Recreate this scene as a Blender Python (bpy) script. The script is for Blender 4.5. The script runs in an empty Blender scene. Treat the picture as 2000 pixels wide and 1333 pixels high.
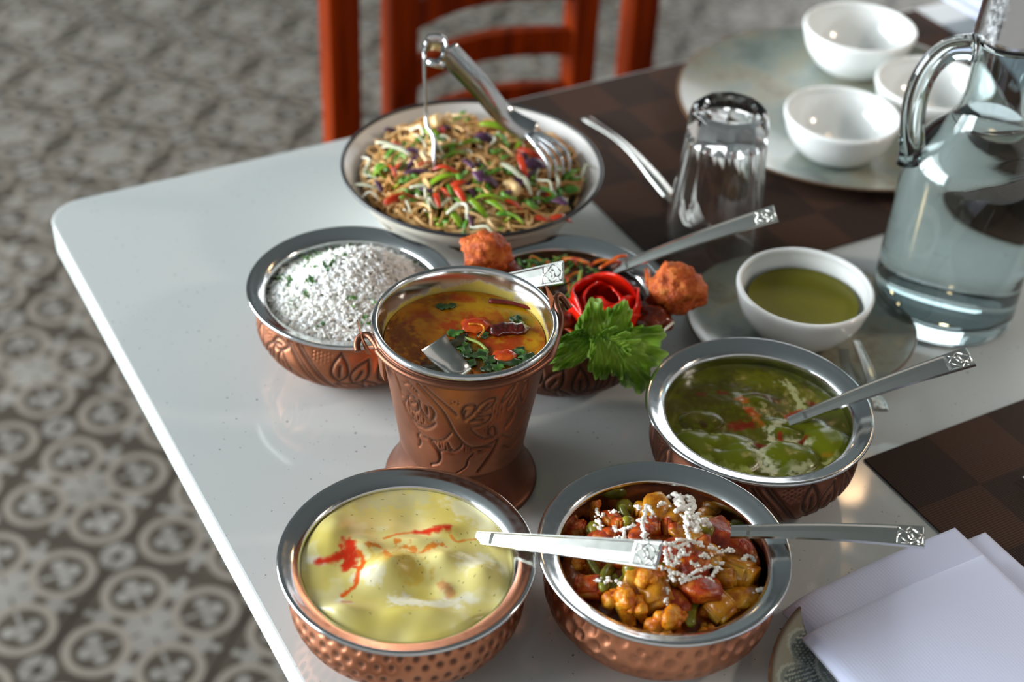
import bpy, bmesh, math, random
import numpy as np
from mathutils import Vector, Matrix, noise

# ------------------------------------------------------------------ units
# Coordinates below: x right, y away from the viewer, z above the table top, in 0.8 m units.
G = 0.8
T = 0.9375            # table top above the floor (0.75 m)
random.seed(7); rng = np.random.default_rng(7)
sc = bpy.context.scene
COL = sc.collection

def W(p): return Vector((p[0]*G, p[1]*G, (p[2]+T)*G))

# ------------------------------------------------------------------ camera
FPX, PITCH, ROLL, CH = 2982.38, math.radians(37.622), math.radians(3.086), 0.77175
_f = Vector((0, math.cos(PITCH), -math.sin(PITCH))); _r0 = Vector((1, 0, 0)); _u0 = _r0.cross(_f)
_r = _r0*math.cos(ROLL) + _u0*math.sin(ROLL); _u = _u0*math.cos(ROLL) - _r0*math.sin(ROLL)
camd = bpy.data.cameras.new('camera'); cam = bpy.data.objects.new('camera', camd); COL.objects.link(cam)
M = Matrix(((_r.x, _u.x, -_f.x, 0), (_r.y, _u.y, -_f.y, 0), (_r.z, _u.z, -_f.z, 0), (0, 0, 0, 1)))
M.translation = W((0, 0, CH)); cam.matrix_world = M
camd.sensor_width = 36; camd.lens = FPX/2000*36; camd.clip_start = 0.02
camd.dof.use_dof = True; camd.dof.focus_distance = 1.04*G; camd.dof.aperture_fstop = 5.2
sc.camera = cam

# ------------------------------------------------------------------ light
world = bpy.data.worlds.new('world'); sc.world = world; world.use_nodes = True
bg = world.node_tree.nodes['Background']; bg.inputs[0].default_value = (1.0, 0.96, 0.91, 1); bg.inputs[1].default_value = 0.46
def area(name, loc, rot, sx, sy, power, col):
    d = bpy.data.lights.new(name, 'AREA'); d.shape = 'RECTANGLE'; d.size = sx*G; d.size_y = sy*G; d.energy = power; d.color = col
    o = bpy.data.objects.new(name, d); COL.objects.link(o); o.location = W(loc); o.rotation_euler = rot
    return o
area('window_daylight', (-4.68, 0.9, 1.14), (0, math.radians(-90), 0), 2.66, 5.0, 460, (0.91, 0.97, 1.0))
area('window_daylight_back', (2.75, 6.18, 1.14), (math.radians(-90), 0, 0), 3.5, 2.66, 50, (0.93, 0.97, 1.0))
sc.view_settings.view_transform = 'Standard'; sc.view_settings.look = 'None'
sc.view_settings.exposure = 0.20; sc.view_settings.gamma = 1.0; sc.view_settings.use_curve_mapping = False
sc.cycles.use_denoising = True
sc.cycles.max_bounces = 11; sc.cycles.transmission_bounces = 11; sc.cycles.glossy_bounces = 6; sc.cycles.sample_clamp_indirect = 6.0

# ------------------------------------------------------------------ node helper
class X:
    nt = None
    def __init__(s, v): s.v = v
    @staticmethod
    def op(o, *a):
        n = X.nt.nodes.new('ShaderNodeMath'); n.operation = o
        for i, q in enumerate(a):
            if isinstance(q, X): X.nt.links.new(q.v, n.inputs[i])
            else: n.inputs[i].default_value = q
        return X(n.outputs[0])
    def __add__(s, o): return X.op('ADD', s, o)
    __radd__ = __add__
    def __sub__(s, o): return X.op('SUBTRACT', s, o)
    def __rsub__(s, o): return X.op('SUBTRACT', o, s)
    def __mul__(s, o): return X.op('MULTIPLY', s, o)
    __rmul__ = __mul__
    def __truediv__(s, o): return X.op('DIVIDE', s, o)
    def abs(s): return X.op('ABSOLUTE', s)
    def fract(s): return X.op('FRACT', s)
    def sqrt(s): return X.op('SQRT', s)
    def min(s, o): return X.op('MINIMUM', s, o)
    def max(s, o): return X.op('MAXIMUM', s, o)
    def lt(s, e, w=0.008):          # 1 where s < e, soft edge
        n = X.nt.nodes.new('ShaderNodeMapRange'); n.interpolation_type = 'SMOOTHSTEP'
        X.nt.links.new(s.v, n.inputs[0]); n.inputs[1].default_value = e-w; n.inputs[2].default_value = e+w
        n.inputs[3].default_value = 1; n.inputs[4].default_value = 0
        return X(n.outputs[0])
    def gt(s, e, w=0.008): return 1 - s.lt(e, w)

class Mat:
    def __init__(s, name):
        s.m = bpy.data.materials.new(name); s.m.use_nodes = True; s.nt = s.m.node_tree; X.nt = s.nt
        s.b = s.nt.nodes['Principled BSDF']
    def N(s, t, **kw):
        n = s.nt.nodes.new(t)
        for k, v in kw.items(): setattr(n, k, v)
        return n
    def link(s, a, b): s.nt.links.new(a, b); return s
    def set(s, **kw):
        for k, v in kw.items():
            i = s.b.inputs[k.replace('_', ' ')]
            if isinstance(v, X): s.link(v.v, i)
            elif hasattr(v, 'is_output'): s.link(v, i)
            else: i.default_value = (*v, 1) if isinstance(v, tuple) and len(v) == 3 and i.type == 'RGBA' else v
        return s
    def coord(s, kind='Object'):
        if kind == 'Position': return s.N('ShaderNodeNewGeometry').outputs['Position']
        return s.N('ShaderNodeTexCoord').outputs[kind]
    def noise(s, scale, detail=3, rough=0.5, kind='Object', vec=None):
        n = s.N('ShaderNodeTexNoise'); n.inputs['Scale'].default_value = scale; n.inputs['Detail'].default_value = detail; n.inputs['Roughness'].default_value = rough
        s.link(vec or s.coord(kind), n.inputs['Vector']); return n.outputs['Fac']
    def voronoi(s, scale, kind='Object', feature='F1', vec=None):
        n = s.N('ShaderNodeTexVoronoi'); n.feature = feature; n.inputs['Scale'].default_value = scale
        s.link(vec or s.coord(kind), n.inputs['Vector']); return n.outputs['Distance']
    def ramp(s, fac, stops, mode='LINEAR'):
        n = s.N('ShaderNodeValToRGB'); n.color_ramp.interpolation = mode; e = n.color_ramp.elements
        while len(e) < len(stops): e.new(0.5)
        for q, (p, c) in zip(e, stops): q.position = p; q.color = (*c, 1) if len(c) == 3 else c
        s.link(fac.v if isinstance(fac, X) else fac, n.inputs[0]); return n.outputs[0]
    def mix(s, fac, a, b, mode='MIX'):
        n = s.N('ShaderNodeMix', data_type='RGBA', blend_type=mode)
        for q, i in ((fac, 0), (a, 6), (b, 7)):
            if isinstance(q, X): s.link(q.v, n.inputs[i])
            elif hasattr(q, 'is_output'): s.link(q, n.inputs[i])
            else: n.inputs[i].default_value = (*q, 1) if isinstance(q, tuple) else q
        return n.outputs[2]
    def bump(s, h, strength=0.3, dist=0.002):
        n = s.N('ShaderNodeBump'); n.inputs['Strength'].default_value = strength; n.inputs['Distance'].default_value = dist
        s.link(h.v if isinstance(h, X) else h, n.inputs['Height']); s.link(n.outputs[0], s.b.inputs['Normal']); return s
    def attr(s, name):
        n = s.N('ShaderNodeAttribute'); n.attribute_name = name; return n

def srgb(r, g, b):
    f = lambda c: (c/255/12.92) if c/255 <= 0.04045 else ((c/255+0.055)/1.055)**2.4
    return (f(r), f(g), f(b))

MATS = {}
def simple(name, col, rough=0.5, metal=0.0, **kw):
    m = Mat(name).set(Base_Color=col, Roughness=rough, Metallic=metal, **kw); MATS[name] = m.m; return m

def build_materials():
    # floor tiles: quatrefoil cement print
    m = Mat('cement_tile'); p = m.coord('Position'); sx = m.N('ShaderNodeSeparateXYZ'); m.link(p, sx.inputs[0])
    px, py = X(sx.outputs[0])*(1/G), X(sx.outputs[1])*(1/G)
    a0 = math.radians(TILE_ANG); c, s_ = math.cos(a0)/TILE, math.sin(a0)/TILE
    ox, oy = TILE_O
    a = ((px-ox)*c + (py-oy)*s_ + 100).fract() - 0.5
    b = ((py-oy)*c - (px-ox)*s_ + 100).fract() - 0.5
    wob = (X(m.noise(60, 2, vec=p)) - 0.5)*0.008
    A, B = a.abs()+wob, b.abs()+wob
    s, t = (A+B)*0.70711, (A-B).abs()*0.70711
    dp = ((s-0.345)*(s-0.345) + t*t).sqrt()
    ring = dp.lt(0.215)*dp.gt(0.158)
    lobe = lambda s0, t0, r: (((s-s0)*(s-s0) + (t-t0)*(t-t0)).sqrt()).lt(r)
    tre = lobe(0.415, 0, 0.048).max(lobe(0.345, 0.080, 0.045)).max(lobe(0.350, 0, 0.034)).max(t.lt(0.013)*s.lt(0.36)*s.gt(0.20)).max((t-0.04).abs().lt(0.025)*(s-0.345).abs().lt(0.022))
    ctr = (s*s+t*t).sqrt().lt(0.185)*(1-t.lt(0.010)*s.gt(0.07)*s.lt(0.16))
    M_ = A.max(B); m_ = A.min(B)
    knot = ((m_*m_*0.6 + (M_-0.335)*(M_-0.335)).sqrt()).lt(0.060).max((m_*m_*1.6+(M_-0.43)*(M_-0.43)).sqrt().lt(0.035))
    dc = ((0.7071-s)*(0.7071-s) + t*t).sqrt()
    cr = dc.lt(0.112)*dc.gt(0.036)
    light = ring.max(tre*dp.lt(0.15)).max(ctr).max(knot*dp.gt(0.16)).max(cr)
    worn = m.noise(9, 5, 0.6, vec=p)
    lightc = m.ramp(worn, [(0.3, srgb(106, 102, 96)), (0.7, srgb(140, 137, 131))])
    darkc = m.ramp(worn, [(0.3, srgb(56, 50, 42)), (0.7, srgb(74, 67, 58))])
    ring_t = m.mix(ring*0.8, lightc, srgb(125, 117, 106))
    col = m.mix(light, darkc, ring_t)
    grout = M_.gt(0.4955, 0.002)
    col = m.mix(grout*0.35, col, srgb(70, 64, 56))
    m.set(Base_Color=col, Roughness=0.42, Specular_IOR_Level=0.4); MATS['tile'] = m.m

    m = Mat('table_top'); n = m.noise(420, 2, 0.4); sp = X(n).gt(0.735, 0.008)
    n2 = m.noise(14, 2); col = m.mix(X(n2)*0.2, srgb(192, 198, 198), srgb(183, 187, 187))
    m.set(Base_Color=m.mix(sp*0.85, col, srgb(70, 66, 60)), Roughness=0.10, Specular_IOR_Level=0.5); MATS['table'] = m.m
    simple('table_edge', srgb(186, 194, 192), 0.45)
    simple('table_leg', srgb(60, 58, 56), 0.4, 0.8)

    # woven mat
    m = Mat('woven_mat'); sx = m.N('ShaderNodeSeparateXYZ'); m.link(m.coord('Object'), sx.inputs[0])
    x, y = X(sx.outputs[0])*(1/G), X(sx.outputs[1])*(1/G)
    cell = 0.0615
    ck = X.op('MODULO', X.op('FLOOR', x/cell) + X.op('FLOOR', (y+10*cell)/cell) + 100, 2.0).gt(0.5)
    lx = ((x/0.0021).fract()-0.5).abs(); ly = ((y/0.0021).fract()-0.5).abs()
    l1 = ly.gt(0.32, 0.12); l2 = (lx.gt(0.30, 0.12)).max(ly.gt(0.30, 0.12)*0.7)
    ca = m.mix(l1, srgb(82, 60, 50), srgb(48, 35, 29)); cb = m.mix(l2, srgb(72, 56, 49), srgb(40, 31, 28))
    hgt = (1-l1)*(1-ck) + (1-l2)*ck
    m.set(Base_Color=m.mix(ck, ca, cb), Roughness=0.75, Specular_IOR_Level=0.12).bump(hgt, 0.4, 0.0006); MATS['mat'] = m.m

    # metals
    m = Mat('steel'); n = m.noise(300, 2); m.set(Base_Color=srgb(205, 208, 210), Metallic=1.0, Roughness=m.ramp(n, [(0.3, (0.10,)*3), (0.7, (0.17,)*3)])); MATS['steel'] = m.m
    m = Mat('steel_scratched'); n = m.noise(180, 4, 0.7); m.set(Base_Color=srgb(196, 199, 202), Metallic=1.0, Roughness=m.ramp(n, [(0.35, (0.12,)*3), (0.65, (0.24,)*3)])); MATS['steel2'] = m.m
    m = Mat('cutlery_steel'); n = m.noise(250, 3); m.set(Base_Color=srgb(205, 205, 200), Metallic=1.0, Roughness=m.ramp(n, [(0.3, (0.20,)*3), (0.7, (0.24,)*3)])); MATS['cutlery'] = m.m
    m = Mat('steel_stained'); sx = m.N('ShaderNodeSeparateXYZ'); m.link(m.coord('Object'), sx.inputs[0])
    z = X(sx.outputs[2])*(1/G); n = X(m.noise(45, 4, 0.6)); n3 = X(m.noise(16, 2)); st = (z + (n-0.5)*0.020 + (n3-0.5)*0.030).lt(0.1322, 0.0025)*0.9
    m.set(Base_Color=m.mix(st, srgb(205, 208, 210), m.ramp(n.v, [(0.35, srgb(205, 180, 40)), (0.7, srgb(176, 158, 60))])), Metallic=1-st*0.9, Roughness=0.15+st*0.2); MATS['steel_stained'] = m.m
    def copper(name, c1, c2, dark, r):
        m = Mat(name); n = m.noise(35, 5, 0.65); a = X(m.attr('patina').outputs['Fac'])
        base = m.ramp(n, [(0.3, c1), (0.7, c2)])
        m.set(Base_Color=m.mix(a, base, dark), Metallic=1-a*0.55, Roughness=(X(n)*0.16+r)+a*0.25)
        fine = m.noise(260, 3); m.bump(fine, 0.06, 0.0008); MATS[name] = m.m
    copper('copper', srgb(150, 93, 66), srgb(176, 116, 85), srgb(50, 36, 28), 0.30)
    copper('copper_bright', srgb(176, 112, 82), srgb(200, 136, 104), srgb(66, 44, 32), 0.28)
    copper('copper_dark', srgb(112, 72, 56), srgb(138, 92, 72), srgb(40, 28, 22), 0.32)
    # ceramics, glass
    simple('porcelain', srgb(236, 239, 238), 0.14, Coat_Weight=0.3, Coat_Roughness=0.04)
    simple('enamel_in', srgb(206, 200, 184), 0.25); simple('enamel_out', srgb(226, 224, 222), 0.25); simple('enamel_rim', srgb(38, 40, 44), 0.3)
    m = Mat('glaze'); n = m.noise(16, 6, 0.65); v = m.noise(55, 4, 0.6)
    col = m.ramp(n, [(0.34, srgb(96, 106, 102)), (0.46, srgb(134, 144, 136)), (0.56, srgb(150, 148, 128)), (0.68, srgb(120, 104, 82))])
    col = m.mix(X(v)*0.35, col, srgb(104, 110, 106)); rim = X(m.attr('patina').outputs['Fac'])
    m.set(Base_Color=m.mix(rim, col, srgb(98, 72, 52)), Roughness=0.20, Coat_Weight=0.15, Coat_Roughness=0.05); MATS['glaze'] = m.m
    m = Mat('feather_glaze'); a = m.attr('col'); n = m.noise(40, 4)
    m.set(Base_Color=m.mix(X(n)*0.25, a.outputs['Color'], srgb(112, 112, 100)), Roughness=0.2, Coat_Weight=0.4, Coat_Roughness=0.06); MATS['feather'] = m.m
    def glass(name, col, ior):
        simple(name, col, 0.0, Transmission_Weight=1.0, IOR=ior)
    glass('clear_glass', (0.985, 0.99, 0.99), 1.48); glass('aqua_glass', (0.86, 0.955, 0.965), 1.48); glass('water', (0.975, 0.99, 0.995), 1.333)
    m = Mat('napkin'); sx = m.N('ShaderNodeSeparateXYZ'); m.link(m.coord('Object'), sx.inputs[0])
    x = X(sx.outputs[0])*(1/G); rib = ((x/0.0022).fract()-0.5).abs()
    m.set(Base_Color=srgb(206, 212, 238), Roughness=0.85, Sheen_Weight=0.25).bump(rib + X(m.noise(900, 2))*0.4, 0.18, 0.0006); MATS['napkin'] = m.m
    m = Mat('chair_wood'); tc = m.N('ShaderNodeMapping'); tc.inputs['Scale'].default_value = (30, 30, 3); m.link(m.coord('Object'), tc.inputs[0]); n = m.noise(2.0, 5, 0.6, vec=tc.outputs[0])
    m.set(Base_Color=m.ramp(n, [(0.3, srgb(76, 20, 0)), (0.7, srgb(138, 46, 0))]), Roughness=0.45, Specular_IOR_Level=0.08); MATS['wood'] = m.m
    # room
    simple('plaster', srgb(112, 118, 118), 0.9); simple('ceiling_paint', srgb(92, 97, 97), 0.9); simple('window_paint', srgb(70, 64, 58), 0.5)
    simple('lamp_metal', srgb(40, 36, 32), 0.4, 0.9)
    m = Mat('bulb_glow'); m.set(Base_Color=(1, 0.7, 0.4), Emission_Color=(1.0, 0.62, 0.30, 1), Emission_Strength=9.0); MATS['bulb'] = m.m
    # foods
    def coated(name, stops, scale, rough=0.3, bump=0.35, detail=4, sss=0.0, spec=0.5, dist=0.0015):
        m = Mat(name); n = m.noise(scale, detail, 0.6); stops = [(0.5+(p_-0.5)*0.55, c_) for p_, c_ in stops]
        m.set(Base_Color=m.ramp(n, stops), Roughness=rough, Specular_IOR_Level=spec)
        if sss: m.set(Subsurface_Weight=sss, Subsurface_Radius=(0.004, 0.003, 0.002), Subsurface_Scale=1.0)
        m.bump(m.noise(scale*2.2, 4, 0.6), bump, dist); MATS[name] = m.m
    coated('rice_grain', [(0.3, srgb(244, 242, 232)), (0.7, srgb(252, 252, 248))], 90, 0.4, 0.05, sss=0.35)
    coated('rice_bed', [(0.3, srgb(226, 223, 206)), (0.7, srgb(244, 242, 232))], 120, 0.6, 0.2)
    coated('herb', [(0.3, srgb(38, 84, 24)), (0.7, srgb(82, 132, 48))], 120, 0.45, 0.1)
    coated('herb_dark', [(0.3, srgb(24, 46, 14)), (0.7, srgb(50, 84, 28))], 120, 0.4, 0.1)
    coated('herb_stem', [(0.3, srgb(120, 150, 60)), (0.7, srgb(160, 178, 84))], 120, 0.4, 0.1)
    coated('scallion', [(0.3, srgb(62, 118, 26)), (0.7, srgb(122, 170, 60))], 60, 0.35, 0.1)
    coated('pepper_green', [(0.3, srgb(96, 140, 20)), (0.7, srgb(170, 190, 40))], 30, 0.25, 0.1)
    coated('pepper_red', [(0.3, srgb(176, 44, 18)), (0.7, srgb(216, 78, 32))], 40, 0.25, 0.1)
    coated('cabbage_purple', [(0.3, srgb(54, 22, 46)), (0.7, srgb(112, 66, 104))], 60, 0.4, 0.1)
    coated('cabbage_white', [(0.3, srgb(206, 208, 176)), (0.7, srgb(236, 236, 220))], 60, 0.4, 0.1)
    coated('noodle', [(0.25, srgb(196, 138, 74)), (0.5, srgb(224, 178, 112)), (0.8, srgb(240, 208, 158))], 22, 0.3, 0.05)
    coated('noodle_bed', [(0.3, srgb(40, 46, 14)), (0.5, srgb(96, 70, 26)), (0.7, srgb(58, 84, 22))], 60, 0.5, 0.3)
    coated('cashew', [(0.3, srgb(214, 176, 116)), (0.7, srgb(236, 206, 156))], 50, 0.4, 0.1)
    coated('gravy_veg', [(0.3, srgb(110, 46, 12)), (0.7, srgb(170, 84, 22))], 70, 0.25, 0.4)
    coated('cauliflower', [(0.25, srgb(186, 84, 8)), (0.5, srgb(216, 128, 18)), (0.75, srgb(232, 168, 48))], 110, 0.3, 0.9, dist=0.002)
    coated('carrot', [(0.25, srgb(160, 46, 10)), (0.5, srgb(204, 84, 20)), (0.75, srgb(200, 128, 36))], 150, 0.28, 0.3)
    coated('tomato_piece', [(0.25, srgb(116, 30, 8)), (0.5, srgb(160, 54, 14)), (0.75, srgb(190, 104, 28))], 160, 0.28, 0.6)
    coated('potato', [(0.25, srgb(150, 78, 12)), (0.5, srgb(192, 126, 22)), (0.8, srgb(212, 168, 62))], 90, 0.25, 0.35)
    coated('pea', [(0.3, srgb(110, 100, 16)), (0.7, srgb(150, 144, 40))], 60, 0.22, 0.15)
    coated('bean', [(0.3, srgb(96, 96, 24)), (0.7, srgb(146, 146, 52))], 60, 0.25, 0.15)
    coated('paneer', [(0.3, srgb(234, 230, 218)), (0.7, srgb(250, 248, 242))], 200, 0.5, 0.3, dist=0.0008)
    coated('chicken', [(0.2, srgb(140, 50, 10)), (0.5, srgb(182, 80, 20)), (0.85, srgb(206, 120, 50))], 130, 0.5, 1.0, dist=0.0025, spec=0.3)
    coated('chicken_dark', [(0.3, srgb(66, 18, 8)), (0.7, srgb(124, 46, 18))], 60, 0.22, 0.6)
    coated('gravy_dark', [(0.3, srgb(44, 26, 8)), (0.6, srgb(84, 48, 14)), (0.8, srgb(60, 58, 16))], 40, 0.15, 0.3)
    coated('rose_skin', [(0.3, srgb(196, 20, 8)), (0.7, srgb(226, 44, 20))], 25, 0.16, 0.03)
    coated('dried_chili', [(0.3, srgb(58, 14, 10)), (0.7, srgb(116, 34, 24))], 60, 0.22, 0.5)
    coated('curry_leaf', [(0.3, srgb(26, 28, 12)), (0.7, srgb(56, 52, 24))], 60, 0.25, 0.2)
    coated('rasam_tomato', [(0.3, srgb(170, 44, 10)), (0.7, srgb(214, 92, 24))], 60, 0.18, 0.2)
    m = Mat('lettuce'); a = X(m.attr('patina').outputs['Fac']); n = m.noise(30, 4)
    col = m.ramp(n, [(0.38, srgb(84, 134, 20)), (0.62, srgb(158, 198, 74))]); col = m.mix(a*0.55, col, srgb(176, 204, 130))
    m.set(Base_Color=col, Roughness=0.38).bump(m.noise(140, 4), 0.7, 0.003)
    tr = m.N('ShaderNodeBsdfTranslucent'); m.link(col, tr.inputs[0]); mx = m.N('ShaderNodeMixShader'); mx.inputs[0].default_value = 0.45
    out = m.nt.nodes['Material Output']; m.link(m.b.outputs[0], mx.inputs[1]); m.link(tr.outputs[0], mx.inputs[2]); m.link(mx.outputs[0], out.inputs[0]); MATS['lettuce'] = m.m
    def painted(name, rough, bscale, bstr, spec=0.5, var=0.15):
        m = Mat(name); a = m.attr('col'); n = m.noise(bscale, 4, 0.6)
        m.set(Base_Color=m.mix(X(n)*var, a.outputs['Color'], (0.10, 0.07, 0.01)), Roughness=rough, Specular_IOR_Level=spec).bump(n, bstr, 0.001); MATS[name] = m.m
    painted('korma', 0.30, 60, 0.06, var=0.05); painted('palak', 0.22, 60, 0.05, spec=0.22, var=0.35); painted('rasam', 0.08, 70, 0.06, var=0.12)
    m = Mat('chutney'); n = m.noise(12, 2)
    m.set(Base_Color=m.ramp(n, [(0.3, srgb(98, 96, 0)), (0.7, srgb(112, 108, 2))]), Roughness=0.3, Specular_IOR_Level=0.2); MATS['chutney'] = m.m

TILE, TILE_ANG, TILE_O = 0.2348, 75.3, (-0.5835, 1.6268)
build_materials()

# ------------------------------------------------------------------ geometry helpers
def at(px, py, z):
    """point at height z above the table seen at a photo position"""
    d = _f + _r*((px-1000)/FPX) - _u*((py-666.5)/FPX)
    t = (z-CH)/d.z
    return np.array((d.x*t, d.y*t, z))
UA = math.radians(30.5); UX, VX = np.array((math.cos(UA), math.sin(UA), 0)), np.array((-math.sin(UA), math.cos(UA), 0))
def uv(u, v, z=0.0): return UX*u + VX*v + np.array((0, 0, z))

def tag(o, label=None, cat=None, group=None, kind=None):
    if label: o['label'] = label
    if cat: o['category'] = cat
    if group: o['group'] = group
    if kind: o['kind'] = kind
    return o
def thing(name, label, cat, loc, group=None, rz=0.0):
    o = bpy.data.objects.new(name, None); COL.objects.link(o); o.empty_display_size = 0.02
    o.location = W(loc); o.rotation_euler = (0, 0, rz); return tag(o, label, cat, group)
def mesh_of(name, V, F, mat, smooth=True, attrs=None):
    V = np.asarray(V, float)*G; me = bpy.data.meshes.new(name); me.from_pydata(V.tolist(), [], [list(f) for f in F])
    if smooth: me.polygons.foreach_set('use_smooth', [True]*len(me.polygons))
    if mat: me.materials.append(MATS[mat])
    for k, v in (attrs or {}).items():
        v = np.asarray(v, np.float32)
        if v.ndim == 1: a = me.attributes.new(k, 'FLOAT', 'POINT'); a.data.foreach_set('value', v)
        else:
            a = me.attributes.new(k, 'FLOAT_COLOR', 'POINT'); a.data.foreach_set('color', np.c_[v, np.ones(len(v), np.float32)].ravel())
    me.update(); return me
def ob(name, V, F, mat, parent=None, loc=None, label=None, cat=None, group=None, kind=None, smooth=True, attrs=None, rot=None):
    me = mesh_of(name, V, F, mat, smooth, attrs); o = bpy.data.objects.new(name, me); COL.objects.link(o)
    if parent is not None:
        o.parent = parent
        if loc is not None: o.location = Vector(loc)*G
    elif loc is not None: o.location = W(loc)
    if rot is not None: o.rotation_euler = rot
    return tag(o, label, cat, group, kind)
def copy(o, loc, rot=None, scale=None, parent=None):
    c = o.copy(); COL.objects.link(c); c.parent = parent
    c.location = W(loc) if parent is None else Vector(loc)*G
    if rot is not None: c.rotation_euler = rot
    if scale is not None: c.scale = scale
    return c
class MB:
    def __init__(s): s.V = []; s.F = []; s.n = 0
    def add(s, V, F):
        V = np.asarray(V, float); s.V.append(V); s.F += [[i+s.n for i in f] for f in F]; s.n += len(V); return s
    def get(s): return np.concatenate(s.V), s.F
def smoothpath(P, n):
    P = np.asarray(P, float)
    if len(P) == 2: t = np.linspace(0, 1, n)[:, None]; return P[0]*(1-t)+P[1]*t
    Q = np.vstack([2*P[0]-P[1], P, 2*P[-1]-P[-2]]); out = []
    segs = len(P)-1; ts = np.linspace(0, segs, n)
    for t in ts:
        i = min(int(t), segs-1); u = t-i; a, b, c, d = Q[i], Q[i+1], Q[i+2], Q[i+3]
        out.append(0.5*((2*b)+(c-a)*u+(2*a-5*b+4*c-d)*u*u+(3*b-a-3*c+d)*u**3))
    return np.array(out)
def frames(P):
    Tn = np.gradient(P, axis=0); Tn /= np.linalg.norm(Tn, axis=1)[:, None]+1e-12
    ref = np.array((0, 0, 1.0)) if abs(Tn[0][2]) < 0.9 else np.array((1.0, 0, 0))
    A = np.cross(Tn[0], ref); A /= np.linalg.norm(A); As = [A]
    for i in range(1, len(P)):
        A = As[-1]-Tn[i]*np.dot(As[-1], Tn[i]); A /= np.linalg.norm(A)+1e-12; As.append(A)
    As = np.array(As); return Tn, As, np.cross(Tn, As)
def tube(P, r, k=8, cap=True, flat=1.0):
    P = np.asarray(P, float); n = len(P); r = np.broadcast_to(np.asarray(r, float), (n,)); Tn, A, B = frames(P)
    th = np.linspace(0, 2*math.pi, k, endpoint=False)
    V = (P[:, None] + r[:, None, None]*(np.cos(th)[None, :, None]*A[:, None]+flat*np.sin(th)[None, :, None]*B[:, None])).reshape(-1, 3)
    F = [(i*k+j, i*k+(j+1) % k, (i+1)*k+(j+1) % k, (i+1)*k+j) for i in range(n-1) for j in range(k)]
    if cap: F += [tuple(range(k-1, -1, -1)), tuple(range((n-1)*k, n*k))]
    return V, F
def lathe(prof, n=96, closed=False):
    """prof: (r, z) list; r == 0 ends become poles"""
    th = np.linspace(0, 2*math.pi, n, endpoint=False); V = []; F = []; rows = []
    for r, z in prof:
        if r <= 1e-9: rows.append([len(V)]); V.append((0, 0, z))
        else:
            b = len(V); rows.append(list(range(b, b+n))); V += [(r*math.cos(a), r*math.sin(a), z) for a in th]
    pr = list(zip(rows, rows[1:])) + ([(rows[-1], rows[0])] if closed else [])
    for a, b in pr:
        for j in range(n):
            k = (j+1) % n
            if len(a) == 1 and len(b) == 1: continue
            if len(a) == 1: F.append((a[0], b[k], b[j]))
            elif len(b) == 1: F.append((a[j], a[k], b[0]))
            else: F.append((a[j], a[k], b[k], b[j]))
    return np.array(V, float), F
def prof_smooth(P, n): return [tuple(q) for q in smoothpath(np.array(P), n)]
def box(x0, x1, y0, y1, z0, z1, bev=0.0):
    bm = bmesh.new(); bmesh.ops.create_cube(bm, size=1)
    for v in bm.verts: v.co = Vector(((x0+x1)/2+v.co.x*(x1-x0), (y0+y1)/2+v.co.y*(y1-y0), (z0+z1)/2+v.co.z*(z1-z0)))
    if bev: bmesh.ops.bevel(bm, geom=bm.edges[:], offset=bev, segments=2, affect='EDGES', profile=0.5)
    return bmget(bm)
def bmget(bm):
    bm.verts.index_update(); V = np.array([tuple(v.co) for v in bm.verts]); F = [[v.index for v in f.verts] for f in bm.faces]; bm.free(); return V, F
def grid(fn, nu, nv):
    U, Vv = np.meshgrid(np.linspace(0, 1, nu), np.linspace(0, 1, nv), indexing='ij')
    P = fn(U, Vv).reshape(-1, 3)
    F = [(i*nv+j, (i+1)*nv+j, (i+1)*nv+j+1, i*nv+j+1) for i in range(nu-1) for j in range(nv-1)]
    return P, F
def thicken(V, F, d):
    """give a sheet thickness (closed shell)"""
    me = bpy.data.meshes.new('tmp'); me.from_pydata(np.asarray(V).tolist(), [], F); bm = bmesh.new(); bm.from_mesh(me); bpy.data.meshes.remove(me)
    bmesh.ops.recalc_face_normals(bm, faces=bm.faces); bmesh.ops.solidify(bm, geom=bm.faces[:], thickness=d); return bmget(bm)
def blob(sub, amp, freq, seed, scale=(1, 1, 1), amp2=0.0, freq2=1.0):
    bm = bmesh.new(); bmesh.ops.create_icosphere(bm, subdivisions=sub, radius=1)
    o = Vector((seed*3.1, seed*1.7, seed*2.3))
    for v in bm.verts:
        d = 1+amp*noise.noise(v.co*freq+o)+amp2*noise.noise(v.co*freq2+o*2)
        v.co = Vector((v.co.x*d*scale[0], v.co.y*d*scale[1], v.co.z*d*scale[2]))
    return bmget(bm)
def rotm(a, b, c):
    return np.array((Matrix.Rotation(c, 3, 'Z') @ Matrix.Rotation(b, 3, 'Y') @ Matrix.Rotation(a, 3, 'X')))
def fbm(x, y, s, seed=0.0, o=3):
    return np.array([noise.fractal(Vector((a*s+seed, b*s-seed, seed*0.7)), 0.9, 2.0, o) for a, b in zip(x.ravel(), y.ravel())]).reshape(x.shape)
def bumpf(x, y, cx, cy, rx, ry, ang=0.0):
    c, s = math.cos(ang), math.sin(ang); dx, dy = x-cx, y-cy; u, v = (c*dx+s*dy)/rx, (-s*dx+c*dy)/ry
    return np.exp(-(u*u+v*v))
def polar(R, nr, nt):
    rr = np.concatenate([[0], np.linspace(1.0/nr, 1, nr)])*R; th = np.linspace(0, 2*math.pi, nt, endpoint=False)
    x = [0.0]; y = [0.0]
    for r in rr[1:]: x += list(r*np.cos(th)); y += list(r*np.sin(th))
    F = [(0, 1+j, 1+(j+1) % nt) for j in range(nt)]
    for i in range(nr-1):
        b = 1+i*nt; F += [(b+j, b+nt+j, b+nt+(j+1) % nt, b+(j+1) % nt) for j in range(nt)]
    return np.array(x), np.array(y), F

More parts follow.
